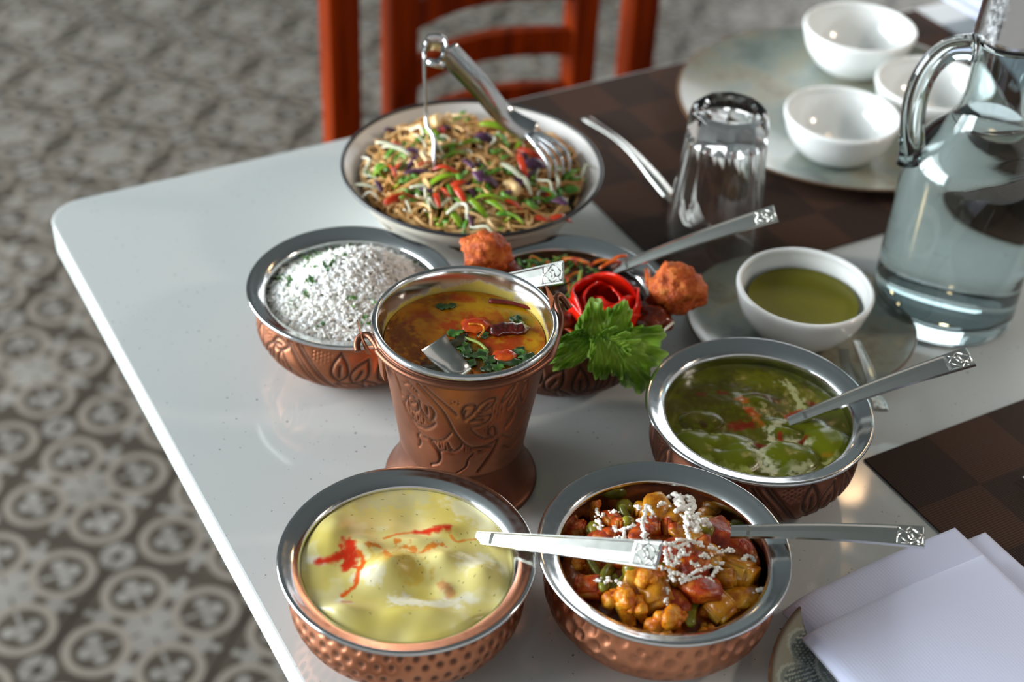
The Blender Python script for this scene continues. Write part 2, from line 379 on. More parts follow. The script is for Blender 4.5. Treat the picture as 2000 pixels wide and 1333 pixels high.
# ------------------------------------------------------------------ the room
V, F = box(-5.0, 4.6, -2.6, 6.4, -T-0.06, -T-0.004)
floor = ob('floor', V, F, 'tile', label='patterned grey cement tile floor', kind='structure', smooth=False, loc=(0, 0, 0))
ca, sa = math.cos(math.radians(TILE_ANG)), math.sin(math.radians(TILE_ANG)); ex, ey = np.array((ca, sa)), np.array((-sa, ca))
h = TILE/2-0.0011
V, F = box(-h, h, -h, h, -0.0038, 0.0002, 0.0012); tile0 = None
for i in range(-9, 14):
    for j in range(-12, 10):
        c = np.array(TILE_O)+ex*(i+0.5)*TILE+ey*(j+0.5)*TILE
        P = Vector((c[0], c[1], -T-CH)); dz = P.dot(_f)
        if dz < 0.3: continue
        qx, qy = 1000+FPX*P.dot(_r)/dz, 666.5-FPX*P.dot(_u)/dz
        if not (-230 < qx < 2150 and -160 < qy < 1560): continue
        if qx > 800 and qy > 330: continue          # under the table, out of sight
        if qx > 740 and qy > 900: continue
        lz = -T+random.uniform(-0.0004, 0.0004)
        if tile0 is None:
            tile0 = ob('tile', V, F, 'tile', parent=floor, smooth=False); t_ = tile0
        else:
            t_ = tile0.copy(); COL.objects.link(t_); t_.parent = floor
        t_.location = (c[0]*G, c[1]*G, lz*G); t_.rotation_euler = (0, 0, math.radians(TILE_ANG))
# the floor object's origin is at table height, keep its children in the same frame
def wallbox(name, dims, mat, label):
    V, F = box(*dims); return ob(name, V, F, mat, label=label, kind='structure', smooth=False, loc=(0, 0, 0))
mb = MB()
for d in ((-4.92, -4.8, -2.6, -1.65, -T, 2.7), (-4.92, -4.8, 3.45, 6.4, -T, 2.7), (-4.92, -4.8, -1.65, 3.45, -T, -0.22), (-4.92, -4.8, -1.65, 3.45, 2.5, 2.7)):
    mb.add(*box(*d))
ob('wall_left', *mb.get(), 'plaster', label='plain wall with a wide window', kind='structure', smooth=False, loc=(0, 0, 0))
mb = MB()
for d in ((-4.8, 0.95, 6.28, 6.4, -T, 2.7), (4.55, 4.6, 6.28, 6.4, -T, 2.7), (0.95, 4.55, 6.28, 6.4, -T, -0.22), (0.95, 4.55, 6.28, 6.4, 2.5, 2.7)): mb.add(*box(*d))
ob('wall_back', *mb.get(), 'plaster', label='plain back wall of the room with a window', kind='structure', smooth=False, loc=(0, 0, 0))
wallbox('ceiling', (-4.92, 4.6, -2.6, 6.4, 2.7, 2.8), 'ceiling_paint', 'grey ceiling')
win = thing('window_1', None, None, (-4.8, 0.9, -0.22)); tag(win, 'dark framed window in the left wall', None, None, 'structure')
for k in range(5):
    y = -2.5+k*1.25; ob('mullion', *box(-0.05, 0.03, y-0.03, y+0.03, 0.0, 2.72), 'window_paint', win, smooth=False)
for z in (0.0, 1.8, 2.66): ob('window_rail', *box(-0.05, 0.03, -2.55, 2.55, z, z+0.06), 'window_paint', win, smooth=False)

win = thing('window_2', None, None, (2.75, 6.28, -0.22)); tag(win, 'dark framed window in the back wall', None, None, 'structure')
for k in range(4):
    x = -1.8+k*1.2; ob('mullion', *box(x-0.03, x+0.03, -0.03, 0.05, 0.0, 2.72), 'window_paint', win, smooth=False)
for z in (0.0, 1.8, 2.66): ob('window_rail', *box(-1.8, 1.8, -0.03, 0.05, z, z+0.06), 'window_paint', win, smooth=False)

def pendant(loc, label, power=1.2, soft=0.03, col=(1.0, 0.66, 0.36)):
    t = thing('pendant_lamp', label, 'lamp', loc, 'pendant lamps over the tables')
    V, F = lathe([(0.02, 0.17), (0.03, 0.15), (0.07, 0.11), (0.12, 0.03), (0.13, 0.0), (0.127, 0.0), (0.115, 0.03), (0.066, 0.105), (0.02, 0.145)], 40); ob('lamp_shade', V, F, 'lamp_metal', t)
    V, F = lathe([(0, -0.035), (0.02, -0.028), (0.033, -0.005), (0.03, 0.02), (0.016, 0.05), (0.014, 0.08), (0, 0.085)], 24); ob('bulb', V, F, 'bulb', t)
    ob('cord', *tube([(0, 0, 0.14), (0, 0, 2.69-loc[2])], 0.004, 6), 'lamp_metal', t)
    d = bpy.data.lights.new('bulb_light', 'POINT'); d.energy = power; d.color = col; d.shadow_soft_size = soft
    l = bpy.data.objects.new('bulb_light', d); COL.objects.link(l); l.parent = t; l.location = (0, 0, -0.05*G)
pendant((0.66, 2.12, 1.25), 'dark metal pendant lamp hanging beyond the table')
pendant((1.75, 2.75, 1.25), 'dark metal pendant lamp hanging farther to the right')
pendant((1.55, 1.0, 1.15), 'unseen pendant lamp added to brighten the right end of the table', 17.0, 0.07, (1.0, 0.84, 0.70))  # extra lamp out of view, added as fill light for the table's right side
pendant((-0.55, 5.0, 1.3), 'dark metal pendant lamp hanging near the back wall')

# ------------------------------------------------------------------ table
U0, U1, V0, V1 = 0.2165, 2.30, 0.05, 1.2235
def rrect(u0, u1, v0, v1, r, n=8):
    pts = []
    for cx, cy, a0 in ((u1-r, v1-r, 0), (u0+r, v1-r, 90), (u0+r, v0+r, 180), (u1-r, v0+r, 270)):
        for k in range(n+1):
            a = math.radians(a0+90*k/n); pts.append((cx+r*math.cos(a), cy+r*math.sin(a)))
    return pts
def slab(u0, u1, v0, v1, layers, r):
    """layers: list of (inset, z) from bottom to top; returns closed slab in world-aligned coords"""
    rows = []; V = []; F = []
    for ins, z in layers:
        ps = rrect(u0+ins, u1-ins, v0+ins, v1-ins, max(r-ins, 0.0005)); rows.append(range(len(V), len(V)+len(ps))); V += [tuple(uv(a, b, z)) for a, b in ps]
    n = len(rows[0])
    for a, b in zip(rows, rows[1:]): F += [(a[j], a[(j+1) % n], b[(j+1) % n], b[j]) for j in range(n)]
    F += [tuple(reversed(rows[0])), tuple(rows[-1])]
    return np.array(V), F
tb = thing('dining_table', 'white speckled stone dining table', 'table', tuple(uv((U0+U1)/2, (V0+V1)/2, -T)))
o0 = np.array(uv((U0+U1)/2, (V0+V1)/2, -T))
V, F = slab(U0, U1, V0, V1, [(0.002, -0.0026), (0.0, -0.0014), (0.0007, -0.0004), (0.0022, 0.0)], 0.035); ob('tabletop', V-o0, F, 'table', tb, smooth=False)
V, F = slab(U0, U1, V0, V1, [(0.012, -0.038), (0.004, -0.0345), (0.0005, -0.029), (0.0005, -0.0035), (0.0025, -0.0024)], 0.035); ob('table_edge', V-o0, F, 'table_edge', tb, smooth=False)
for a, b in ((U0+0.2, V0+0.15), (U0+0.2, V1-0.15), (U1-0.2, V0+0.15), (U1-0.2, V1-0.15)):
    p = uv(a, b, 0); V, F = lathe([(0, 0.001), (0.03, 0.001), (0.03, T-0.038), (0, T-0.038)], 20)
    ob('leg', V+np.array((p[0]-o0[0], p[1]-o0[1], 0)), F, 'table_leg', tb)

def placemat(u0, u1, v0, v1, label):
    c = uv(u0, v1, 0.0004)
    V, F = box(0, u1-u0, -(v1-v0), 0, 0, 0.0016, 0.0005)
    return ob('placemat', V, F, 'mat', loc=tuple(c), rot=(0, 0, UA), label=label, cat='placemat', group='woven brown placemats', smooth=False)
placemat(0.679, 1.245, 0.857, 1.2185, 'brown checked woven placemat under the upside-down tumbler and large plate')
placemat(0.679, 1.245, 0.255, 0.616, 'brown checked woven placemat beside the folded napkin')

# ------------------------------------------------------------------ chair beyond the table
VC = 1.60
def make_chair():
    org = uv(0.90, VC-0.2, -T); t = thing('dining_chair', 'dark reddish wooden chair with curved ladder back', 'chair', tuple(org), rz=UA)
    s = lambda a: a-0.90
    zb, zt = 0.0, T+0.24
    def post(u0, u1, z0, z1, name, d0=0.19, d1=0.226):
        V, F = box(s(u0), s(u1), d0, d1, z0, z1, 0.004); ob(name, V, F, 'wood', t, smooth=False)
    post(0.654, 0.697, zb, zt, 'back_post'); post(1.102, 1.145, zb, zt, 'back_post')
    post(0.738, 0.777, 0.50, zt-0.02, 'stile'); post(1.010, 1.047, 0.50, zt-0.02, 'stile')
    for z0 in (T-0.272, T-0.188, T-0.105, T-0.022, T+0.061):
        n = 25; V = []; F = []
        for i in range(n):
            a = i/(n-1); x = s(0.775)+a*(1.012-0.775); y = 0.197+0.034*(1-(2*a-1)**2)
            V += [(x, y, z0), (x, y+0.018, z0), (x, y+0.018, z0+0.037), (x, y, z0+0.037)]
        F = [(i*4+j, i*4+(j+1) % 4, i*4+4+(j+1) % 4, i*4+4+j) for i in range(n-1) for j in range(4)]+[(3, 2, 1, 0), tuple(range(n*4-4, n*4))]
        ob('slat', V, F, 'wood', t, smooth=False)
    ob('top_rail', *box(s(0.650), s(1.149), 0.186, 0.230, zt-0.07, zt+0.01, 0.008), 'wood', t, smooth=False)
    ob('lower_rail', *box(s(0.697), s(1.102), 0.195, 0.222, 0.51, 0.55, 0.004), 'wood', t, smooth=False)
    ob('seat', *box(s(0.640), s(1.160), -0.33, 0.19, 0.545, 0.578, 0.012), 'wood', t, smooth=False)
    for a in (0.66, 1.10): ob('front_leg', *box(s(a), s(a)+0.042, -0.31, -0.268, 0, 0.545, 0.004), 'wood', t, smooth=False)
    for a in (0.665, 1.118): ob('side_rail', *box(s(a), s(a)+0.02, -0.27, 0.19, 0.46, 0.545, 0.003), 'wood', t, smooth=False)
make_chair()

# ------------------------------------------------------------------ plates and bowls
def plate(name, cx, cy, R, label, cat, mat='glaze', z=0.0, hgt=0.018, group=None):
    pf = [(0, 0.004), (0.55*R, 0.004), (0.60*R, 0.0), (0.66*R, 0.0), (0.70*R, 0.004), (0.86*R, hgt*0.55), (0.985*R, hgt-0.003), (R, hgt-0.001), (R-0.001, hgt+0.0005), (R*0.975, hgt-0.0005), (0.86*R, hgt*0.72), (0.70*R, 0.0085), (0.5*R, 0.0075), (0, 0.0075)]
    V, F = lathe(pf, 120); r = np.hypot(V[:, 0], V[:, 1])
    V[:, 2] += 0.0002
    return ob(name, V, F, mat, loc=(cx, cy, z), label=label, cat=cat, group=group, attrs={'patina': np.clip((r-R*0.972)/(R*0.02), 0, 1)})
plate('dinner_plate', 0.330, 1.411, 0.1737, 'large mottled grey-green plate with brown rim holding three white bowls', 'plate', z=0.002)
plate('saucer', 0.241, 1.037, 0.097, 'small mottled grey-green saucer under the white bowl of green chutney', 'plate', hgt=0.015)

def bowl(cx, cy, z, R, H, label, group=None):
    po = prof_smooth([(0.42*R, 0.0), (0.45*R, 0.002), (0.66*R, H*0.16), (0.88*R, H*0.50), (0.985*R, H*0.88), (R, H)], 26)
    pi = prof_smooth([(R-0.004, H), (0.93*R, H*0.85), (0.82*R, H*0.50), (0.60*R, H*0.22), (0.30*R, H*0.12), (0, H*0.11)], 26)
    V, F = lathe([(0, 0.003), (0.38*R, 0.003)]+po+[(R-0.001, H+0.0016), (R-0.003, H+0.0016)]+pi, 96)
    return ob('bowl', V, F, 'porcelain', loc=(cx, cy, z), label=label, cat='bowl', group=group)
G3 = 'empty white bowls on the large plate'
ZP = 0.0098
bowl(0.352, 1.503, ZP, 0.0600, 0.050, 'empty white bowl farthest back on the large plate', G3)
bowl(0.3085, 1.3185, ZP, 0.0565, 0.045, 'empty white bowl on the front edge of the large plate', G3)
bowl(0.411, 1.393, ZP, 0.0585, 0.045, 'empty white bowl partly hidden behind the pitcher handle', G3)
CUP = (0.2372, 1.0235, 0.0079)
bowl(*CUP, 0.0562, 0.047, 'white bowl filled with smooth green chutney')
V, F = lathe([(0, 0.0), (0.022, 0.0008), (0.040, 0.0165), (0.0460, 0.0280), (0.0462, 0.0288), (0.0455, 0.0286), (0.0440, 0.0285), (0.02, 0.0285), (0, 0.0285)], 72)
ob('green_chutney', V*np.array((0.985, 0.985, 1)), F, 'chutney', loc=(CUP[0], CUP[1], CUP[2]+0.0056), label='smooth olive-green chutney in the white bowl', cat='sauce')

# feather-patterned plate under the napkin
def feather_plate():
    cx, cy, R, hgt = 0.2945, 0.6275, 0.1217, 0.017
    nr, nt = 130, 420; x, y, F = polar(R, nr, nt); r = np.hypot(x, y); th = np.arctan2(y, x)
    q = r/R; z = np.interp(q, [0, 0.5, 0.68, 0.86, 0.985, 1.0], [0.0075, 0.0075, 0.0082, 0.0122, 0.0165, 0.016])
    # scallop rows of veined petals
    tone = np.zeros_like(r)-1; vein = np.zeros_like(r)
    rows = ((0.74, 0.205, 20), (0.56, 0.21, 15), (0.38, 0.21, 10), (0.20, 0.22, 6))
    for k, (rc, rad, cnt) in enumerate(rows):
        step = 2*math.pi/cnt; a = (th+(k % 2)*step/2+math.pi) % step-step/2
        s = q*np.cos(a)-rc; t = q*np.sin(a); d = np.hypot(s/1.05, t/ (0.78 if cnt > 8 else 1.0))
        ins = d < rad; edge = ins & (d > rad*0.90)
        vn = ins & (np.abs(((s*0.9+np.abs(t)*1.1)/0.034) % 1-0.5) > 0.36); mid = ins & (np.abs(t) < 0.006)
        tone[ins] = 0; tone[vn] = 1; tone[mid] = 1; tone[ins & (d > rad*0.80)] = 0.35; tone[edge] = 0.9
    base = np.array(srgb(146, 146, 128)); lo = np.array(srgb(78, 92, 92)); hi = np.array(srgb(176, 182, 168)); br = np.array(srgb(86, 62, 44))
    # dark outline veins on lighter petals
    col = np.where(tone[:, None] < 0, base, lo*(1-np.clip(tone, 0, 1)[:, None])+hi*np.clip(tone, 0, 1)[:, None])
    e = np.clip((q-0.965)/0.02, 0, 1)[:, None]; col = col*(1-e)+br*e
    V = np.stack([x, y, z], 1); n0 = len(V)
    Vb, Fb = lathe([(R, 0.016), (R*0.99, 0.0135), (0.86*R, 0.008), (0.70*R, 0.003), (0.62*R, 0.0), (0.56*R, 0.0), (0.52*R, 0.003), (0, 0.003)], nt)
    V = np.vstack([V, Vb]); F = F+[[i+n0 for i in f] for f in Fb]; col = np.vstack([col, np.tile(br, (len(Vb), 1))])
    ob('side_plate', V, F, 'feather', loc=(cx, cy, 0.0020), label='grey plate with feather pattern and brown rim under the folded napkin', cat='plate', attrs={'col': col})
feather_plate()

# folded napkin
def napkin():
    org = uv(0.60, 0.36, 0.0); t = thing('napkin', 'folded white cloth napkin lying on the feather-patterned plate', 'napkin', tuple(org+np.array((0, 0, 0.0232))), rz=UA)
    def layer(u0, u1, v0, v1, z, th, seed, hem, name, sag):
        nu, nv = 70, 80
        def fn(a, b):
            u = u0+a*(u1-u0)-0.60; v = v0+b*(v1-v0)-0.36
            w = 0.0012*np.sin(u*38+seed)+0.0010*np.sin(v*31+seed*2)
            ex = np.minimum(np.minimum(a, 1-a)*(u1-u0), (1-b)*(v1-v0)); round_ = -th*0.9*np.clip(1-ex/0.006, 0, 1)**2
            out = np.clip((b-0.80)/0.2, 0, 1)
            dz = -sag*out**2*np.clip(1-a*0.9, 0, 1) - sag*0.9*np.clip((0.16-a)/0.16, 0, 1)**2*np.clip((b-0.1)*1.3, 0, 1)
            hm = hem*(np.abs(v-(v1-0.36-0.013)) < 0.0008)*-0.0007
            uu = u + (0.004*np.sin(b*5+seed))*(1-a)
            return np.stack([uu, v, z+th+w+round_+dz+hm], -1)
        P, F = grid(fn, nu, nv)
        Q = P.copy(); Q[:, 2] -= th; n = len(P)
        FF = list(F)+[tuple(reversed([i+n for i in f])) for f in F]
        rim = [i*nv for i in range(nu)]+[(nu-1)*nv+j for j in range(1, nv)]+[i*nv+nv-1 for i in range(nu-2, -1, -1)]+[j for j in range(nv-2, 0, -1)]
        FF += [(rim[i], rim[i]+n, rim[(i+1) % len(rim)]+n, rim[(i+1) % len(rim)]) for i in range(len(rim))]
        ob(name, np.vstack([P, Q]), FF, 'napkin', t)
    layer(0.535, 0.694, 0.16, 0.5035, -0.0035, 0.0030, 0.4, 0, 'bottom_fold', 0.006)
    layer(0.524, 0.672, 0.16, 0.5125, 0.0012, 0.0032, 1.3, 0, 'middle_fold', 0.0075)
    layer(0.511, 0.667, 0.16, 0.4800, 0.0062, 0.0040, 2.1, 1, 'top_fold', 0.004)
napkin()
# place setting at the far right end of the table
placemat(1.31, 1.876, 0.857, 1.2185, 'brown checked woven placemat at the far right end of the table')
plate('dinner_plate', *uv(1.56, 1.02)[:2], 0.16, 'mottled grey-green plate at the far right end of the table', 'plate', z=0.002)
def far_napkin():
    t = thing('napkin', 'white folded napkin at the far edge of the table behind the pitcher', 'napkin', tuple(uv(1.256, 1.215, 0.0235)), rz=UA)
    for k, (d, z) in enumerate(((0.0, 0.0), (0.010, 0.006), (0.022, 0.012))):
        V, F = box(d, 0.36-d, -0.26+d, 0.0-d*0.4, z, z+0.0055, 0.0022); V[:, 2] += 0.003*np.sin(V[:, 0]*30+k); ob('fold', V, F, 'napkin', t)
far_napkin()

# ------------------------------------------------------------------ glassware
def tumbler():
    TX, TY, H = 0.1745, 1.1515, 0.144
    n = 10; sub = 12; N_ = n*sub
    th = np.linspace(0, 2*math.pi, N_, endpoint=False)+0.2
    def ring(r, z, facet):
        a = ((th-0.2) % (2*math.pi/n))-math.pi/n; poly = math.cos(math.pi/n)/np.cos(a)
        # facets are shallow panels
        rr = r*(1-facet+facet*poly*1.02); return np.stack([rr*np.cos(th), rr*np.sin(th), np.full(N_, z)], 1)
    rows = [ring(0.0425, 0.0, 0), ring(0.0428, 0.001, 0), ring(0.0420, 0.030, 0), ring(0.0411, 0.048, 0), ring(0.0408, 0.056, 0.5), ring(0.0400, 0.066, 1), ring(0.0352, 0.124, 1), ring(0.0350, 0.132, 1), ring(0.0318, 0.141, 1), ring(0.0285, 0.1440, 0.6), ring(0.0230, 0.1440, 0.2), ring(0.0200, 0.1415, 0), ring(0.0100, 0.1400, 0)]
    inner = [ring(0.0100, 0.118, 0), ring(0.0245, 0.118, 0), ring(0.0300, 0.113, 0), ring(0.0318, 0.10, 0), ring(0.0362, 0.056, 0), ring(0.0388, 0.030, 0), ring(0.0410, 0.001, 0), ring(0.0415, 0.0, 0)]
    V = np.vstack(rows+inner); F = []; R_ = len(rows)+len(inner)
    for i in range(R_-1):
        if i == len(rows)-1: continue
        F += [(i*N_+j, i*N_+(j+1) % N_, (i+1)*N_+(j+1) % N_, (i+1)*N_+j) for j in range(N_)]
    a = (len(rows)-1)*N_; b = len(rows)*N_; F += [tuple(range(a, a+N_)), tuple(reversed(range(b, b+N_)))]
    l = (R_-1)*N_; F += [(l+j, l+(j+1) % N_, (j+1) % N_, j) for j in range(N_)]
    o = ob('tumbler', V, F, 'clear_glass', loc=(TX, TY, 0.0021), label='clear faceted glass tumbler turned upside down on the brown placemat', cat='glass')
    me = o.data; me.polygons.foreach_set('use_smooth', [True]*len(me.polygons))
    me.set_sharp_from_angle(angle=math.radians(22))
tumbler()

def pitcher():
    t = thing('water_pitcher', 'tall pale blue glass pitcher of water with steel cap and loop handle', 'pitcher', (0.371, 1.084, 0.0005))
    out = prof_smooth([(0.0565, 0.0), (0.0605, 0.004), (0.0610, 0.03), (0.0600, 0.09), (0.0585, 0.135), (0.055, 0.152), (0.045, 0.167), (0.032, 0.182), (0.0255, 0.20), (0.0245, 0.225), (0.026, 0.256)], 60)
    inn = prof_smooth([(0.0235, 0.256), (0.022, 0.225), (0.023, 0.20), (0.0295, 0.181), (0.0425, 0.165), (0.052, 0.150), (0.0553, 0.134), (0.0568, 0.09), (0.0575, 0.03), (0.0560, 0.017), (0.045, 0.0125), (0.0, 0.0115)], 60)
    V, F = lathe([(0, 0.0015), (0.040, 0.0015), (0.050, 0.0)]+out+inn, 112); ob('glass_body', V, F, 'aqua_glass', t)
    lev = 0.186; wi = [(r+0.0004, z-0.0003) for r, z in inn if z < lev]; wi = wi[::-1]
    wi[0] = (0, wi[0][1]); rl = np.interp(lev, [w[1] for w in wi], [w[0] for w in wi])
    V, F = lathe(wi+[(rl, lev), (0, lev)], 112); ob('water', V, F, 'water', loc=(0.371, 1.084, 0.0005), label='clear water filling the glass pitcher', cat='water')
    hp = smoothpath([(-0.0555, 0, 0.146), (-0.0600, 0, 0.165), (-0.0640, 0, 0.190), (-0.0640, 0, 0.212), (-0.0585, 0, 0.232), (-0.046, 0, 0.2455), (-0.0265, 0, 0.2475)], 48)
    c, s = math.cos(0.10), math.sin(0.10); hp = np.stack([hp[:, 0]*c, hp[:, 0]*s, hp[:, 2]], 1)
    rr = 0.0078+0.0025*np.exp(-np.linspace(0, 1, 48)/0.08)+0.002*np.exp(-(1-np.linspace(0, 1, 48))/0.08); ob('handle', *tube(hp, rr, 18, flat=1.25), 'aqua_glass', t)
    V, F = lathe([(0.0262, 0.2565), (0.0290, 0.2565), (0.0296, 0.2585), (0.0288, 0.262), (0.0275, 0.30), (0.0265, 0.306), (0.018, 0.309), (0, 0.309)], 64); ob('cap', V, F, 'steel2', t)
pitcher()

# ------------------------------------------------------------------ engraved and hammered copper
class Art:
    def __init__(s): s.P = []
    def line(s, pts, w=0.0011, n=None):
        pts = np.array(pts, float); L = np.linalg.norm(np.diff(pts, axis=0), axis=1).sum(); n = n or max(4, int(L/0.0007))
        q = smoothpath(np.c_[pts, np.zeros(len(pts))], n)[:, :2]; s.P.append(np.c_[q, np.full(n, w)]); return s
    def leaf(s, cx, cy, ang, L, Wd, w=0.0012):
        a = math.radians(ang); d = np.array((math.cos(a), math.sin(a))); e = np.array((-d[1], d[0])); c = np.array((cx, cy))
        for sg in (1, -1): s.line([c-d*L/2, c-d*L*0.22+e*sg*Wd*0.46, c+d*L*0.12+e*sg*Wd*0.42, c+d*L/2], w)
        s.line([c-d*L*0.28, c+d*L*0.08], w*1.15); return s
    def dots(s, x0, x1, y0, y1, step=0.0028, w=0.0006):
        for i, x in enumerate(np.arange(x0, x1, step)):
            for y in np.arange(y0+(i % 2)*step/2, y1, step): s.P.append(np.array([[x, y, w]]))
        return s
    def depth(s, x, y, period):
        P = np.vstack(s.P); P = np.vstack([P, P+[period, 0, 0], P-[period, 0, 0]]); xm = (x % period).ravel(); ym = y.ravel(); out = np.zeros(len(xm))
        P[:, 0] -= 0
        for i in range(0, len(xm), 3000):
            dx = xm[i:i+3000, None]-P[None, :, 0]; dy = ym[i:i+3000, None]-P[None, :, 1]
            out[i:i+3000] = np.exp(-((dx*dx+dy*dy)/(P[None, :, 2]**2)).min(1))
        return out.reshape(x.shape)
def ornate(prof, n, rows, fn):
    """lathe whose wall is pushed in by fn(theta, z) -> (depth 0..1, patina 0..1)"""
    pf = np.array(prof_smooth(prof, rows)); th = np.linspace(0, 2*math.pi, n, endpoint=False)
    TH, R = np.meshgrid(th, pf[:, 0]); _, Z = np.meshgrid(th, pf[:, 1])
    dep, pat = fn(TH, Z); tg = np.gradient(pf, axis=0); nr = np.stack([tg[:, 1], -tg[:, 0]], 1); nr /= np.linalg.norm(nr, axis=1)[:, None]+1e-9
    R = R-dep*nr[:, 0][:, None]; Z = Z-dep*nr[:, 1][:, None]
    V = np.stack([R*np.cos(TH), R*np.sin(TH), Z], -1).reshape(-1, 3); k = len(pf)
    F = [(i*n+j, i*n+(j+1) % n, (i+1)*n+(j+1) % n, (i+1)*n+j) for i in range(k-1) for j in range(n)]
    F.append(tuple(reversed(range(n)))); return V, F, pat.ravel()

lotus = Art()
lotus.line([(0.016, 0.052), (0.030, 0.036), (0.047, 0.010)], 0.0013).line([(0.019, 0.053), (0.036, 0.034), (0.050, 0.010)], 0.0010)
lotus.line([(0.026, 0.053), (0.041, 0.036), (0.058, 0.011)], 0.0015).line([(0.030, 0.053), (0.046, 0.034), (0.060, 0.010)], 0.0010)
lotus.leaf(0.012, 0.030, 100, 0.026, 0.011).leaf(0.024, 0.020, 115, 0.022, 0.010).leaf(0.008, 0.046, 10, 0.018, 0.009)
lotus.leaf(0.062, 0.040, 85, 0.026, 0.013, 0.0015).leaf(0.078, 0.036, 60, 0.026, 0.013, 0.0014).leaf(0.070, 0.019, 160, 0.026, 0.011, 0.0015)
lotus.leaf(0.086, 0.017, 118, 0.026, 0.012, 0.0014).leaf(0.098, 0.035, 92, 0.028, 0.013, 0.0014).leaf(0.104, 0.017, 55, 0.026, 0.011, 0.0014).leaf(0.117, 0.034, 70, 0.022, 0.010)
lotus.dots(0.040, 0.056, 0.044, 0.053, 0.003).dots(0.108, 0.120, 0.044, 0.053, 0.003).dots(0.0, 0.010, 0.012, 0.020, 0.003)

HB = [(0.044, 0.0005), (0.0495, 0.0012), (0.056, 0.005), (0.066, 0.0135), (0.0742, 0.0245), (0.0768, 0.0345), (0.0752, 0.045), (0.0732, 0.053), (0.0728, 0.0585)]
HRIM = [(0.0715, 0.0575), (0.0740, 0.0590), (0.0785, 0.0615), (0.0815, 0.0632), (0.0828, 0.0652), (0.0822, 0.0668), (0.0806, 0.0670), (0.0770, 0.0658), (0.0725, 0.0642), (0.0692, 0.0622), (0.0676, 0.0590), (0.0680, 0.050), (0.0690, 0.040), (0.0670, 0.026), (0.0580, 0.013), (0.040, 0.0085), (0, 0.008)]
G5 = 'copper handi bowls with steel rims'
def handi(name, cx, cy, style, label, rz=0.0, copper='copper'):
    t = thing(name, label, 'bowl', (cx, cy, 0.0), G5, rz)
    if style == 'engraved':
        def fn(TH, Z):
            x = TH*0.0768; per = 2*math.pi*0.0768/4; d = lotus.depth(x, Z, per); return d*0.0014, np.clip(d*0.95, 0, 1)
        V, F, pat = ornate(HB, 640, 64, fn)
    else:
        small = style == 'dimpled'; pts = []; r2 = random.Random(5)
        step = 0.0098 if small else 0.0122; n_ = int(round(2*math.pi*0.0768/step)); rows = 6 if small else 5
        for i in range(rows):
            for k in range(n_):
                j = 0.0012 if small else 0.0030
                pts.append(((k+(i % 2)*0.5)*step+r2.uniform(-j, j), 0.0105+i*(0.0082 if small else 0.0097)+r2.uniform(-j, j), (0.0026 if small else r2.uniform(0.0026, 0.0047))))
        pts = np.array(pts); per = n_*step; pts = np.vstack([pts, pts+[per, 0, 0], pts-[per, 0, 0]])
        def fn(TH, Z):
            x = (TH/(2*math.pi)*per).ravel(); z = Z.ravel(); out = np.zeros(len(x))
            for i in range(0, len(x), 3000):
                q = ((x[i:i+3000, None]-pts[None, :, 0])**2+(z[i:i+3000, None]-pts[None, :, 1])**2)/(pts[None, :, 2]**2)
                out[i:i+3000] = np.exp(-(q.min(1))**2)
            out = out.reshape(TH.shape); return out*(0.0011 if small else 0.0012), out*(0.85 if small else 0.30)
        V, F, pat = ornate(HB, 560, 64, fn)
    ob('copper_body', V, F, copper, t, attrs={'patina': pat})
    V, F = lathe(prof_smooth(HRIM[:-1], 72)+[HRIM[-1]], 128); ob('steel_rim', V, F, 'steel', t)
    return t
KORMA, VEG, GREEN, RICE, CHILI = (-0.0594, 0.6866), (0.1057, 0.7050), (0.1815, 0.8528), (-0.1285, 0.9781), (0.0385, 0.982)
handi('handi_bowl', *KORMA, 'dimpled', 'hammered copper bowl with steel rim holding pale yellow korma', 0.2, 'copper_bright')
handi('handi_bowl', *VEG, 'hammered', 'hammered copper bowl with steel rim holding mixed vegetables', 0.9, 'copper_bright')
handi('handi_bowl', *GREEN, 'engraved', 'engraved copper bowl with steel rim holding green spinach curry', -0.35, 'copper_dark')
handi('handi_bowl', *RICE, 'engraved', 'engraved copper bowl with steel rim holding white rice', math.radians(-137))
handi('handi_bowl', *CHILI, 'engraved', 'engraved copper bowl with steel rim holding lettuce and tomato rose', 0.5, 'copper_dark')

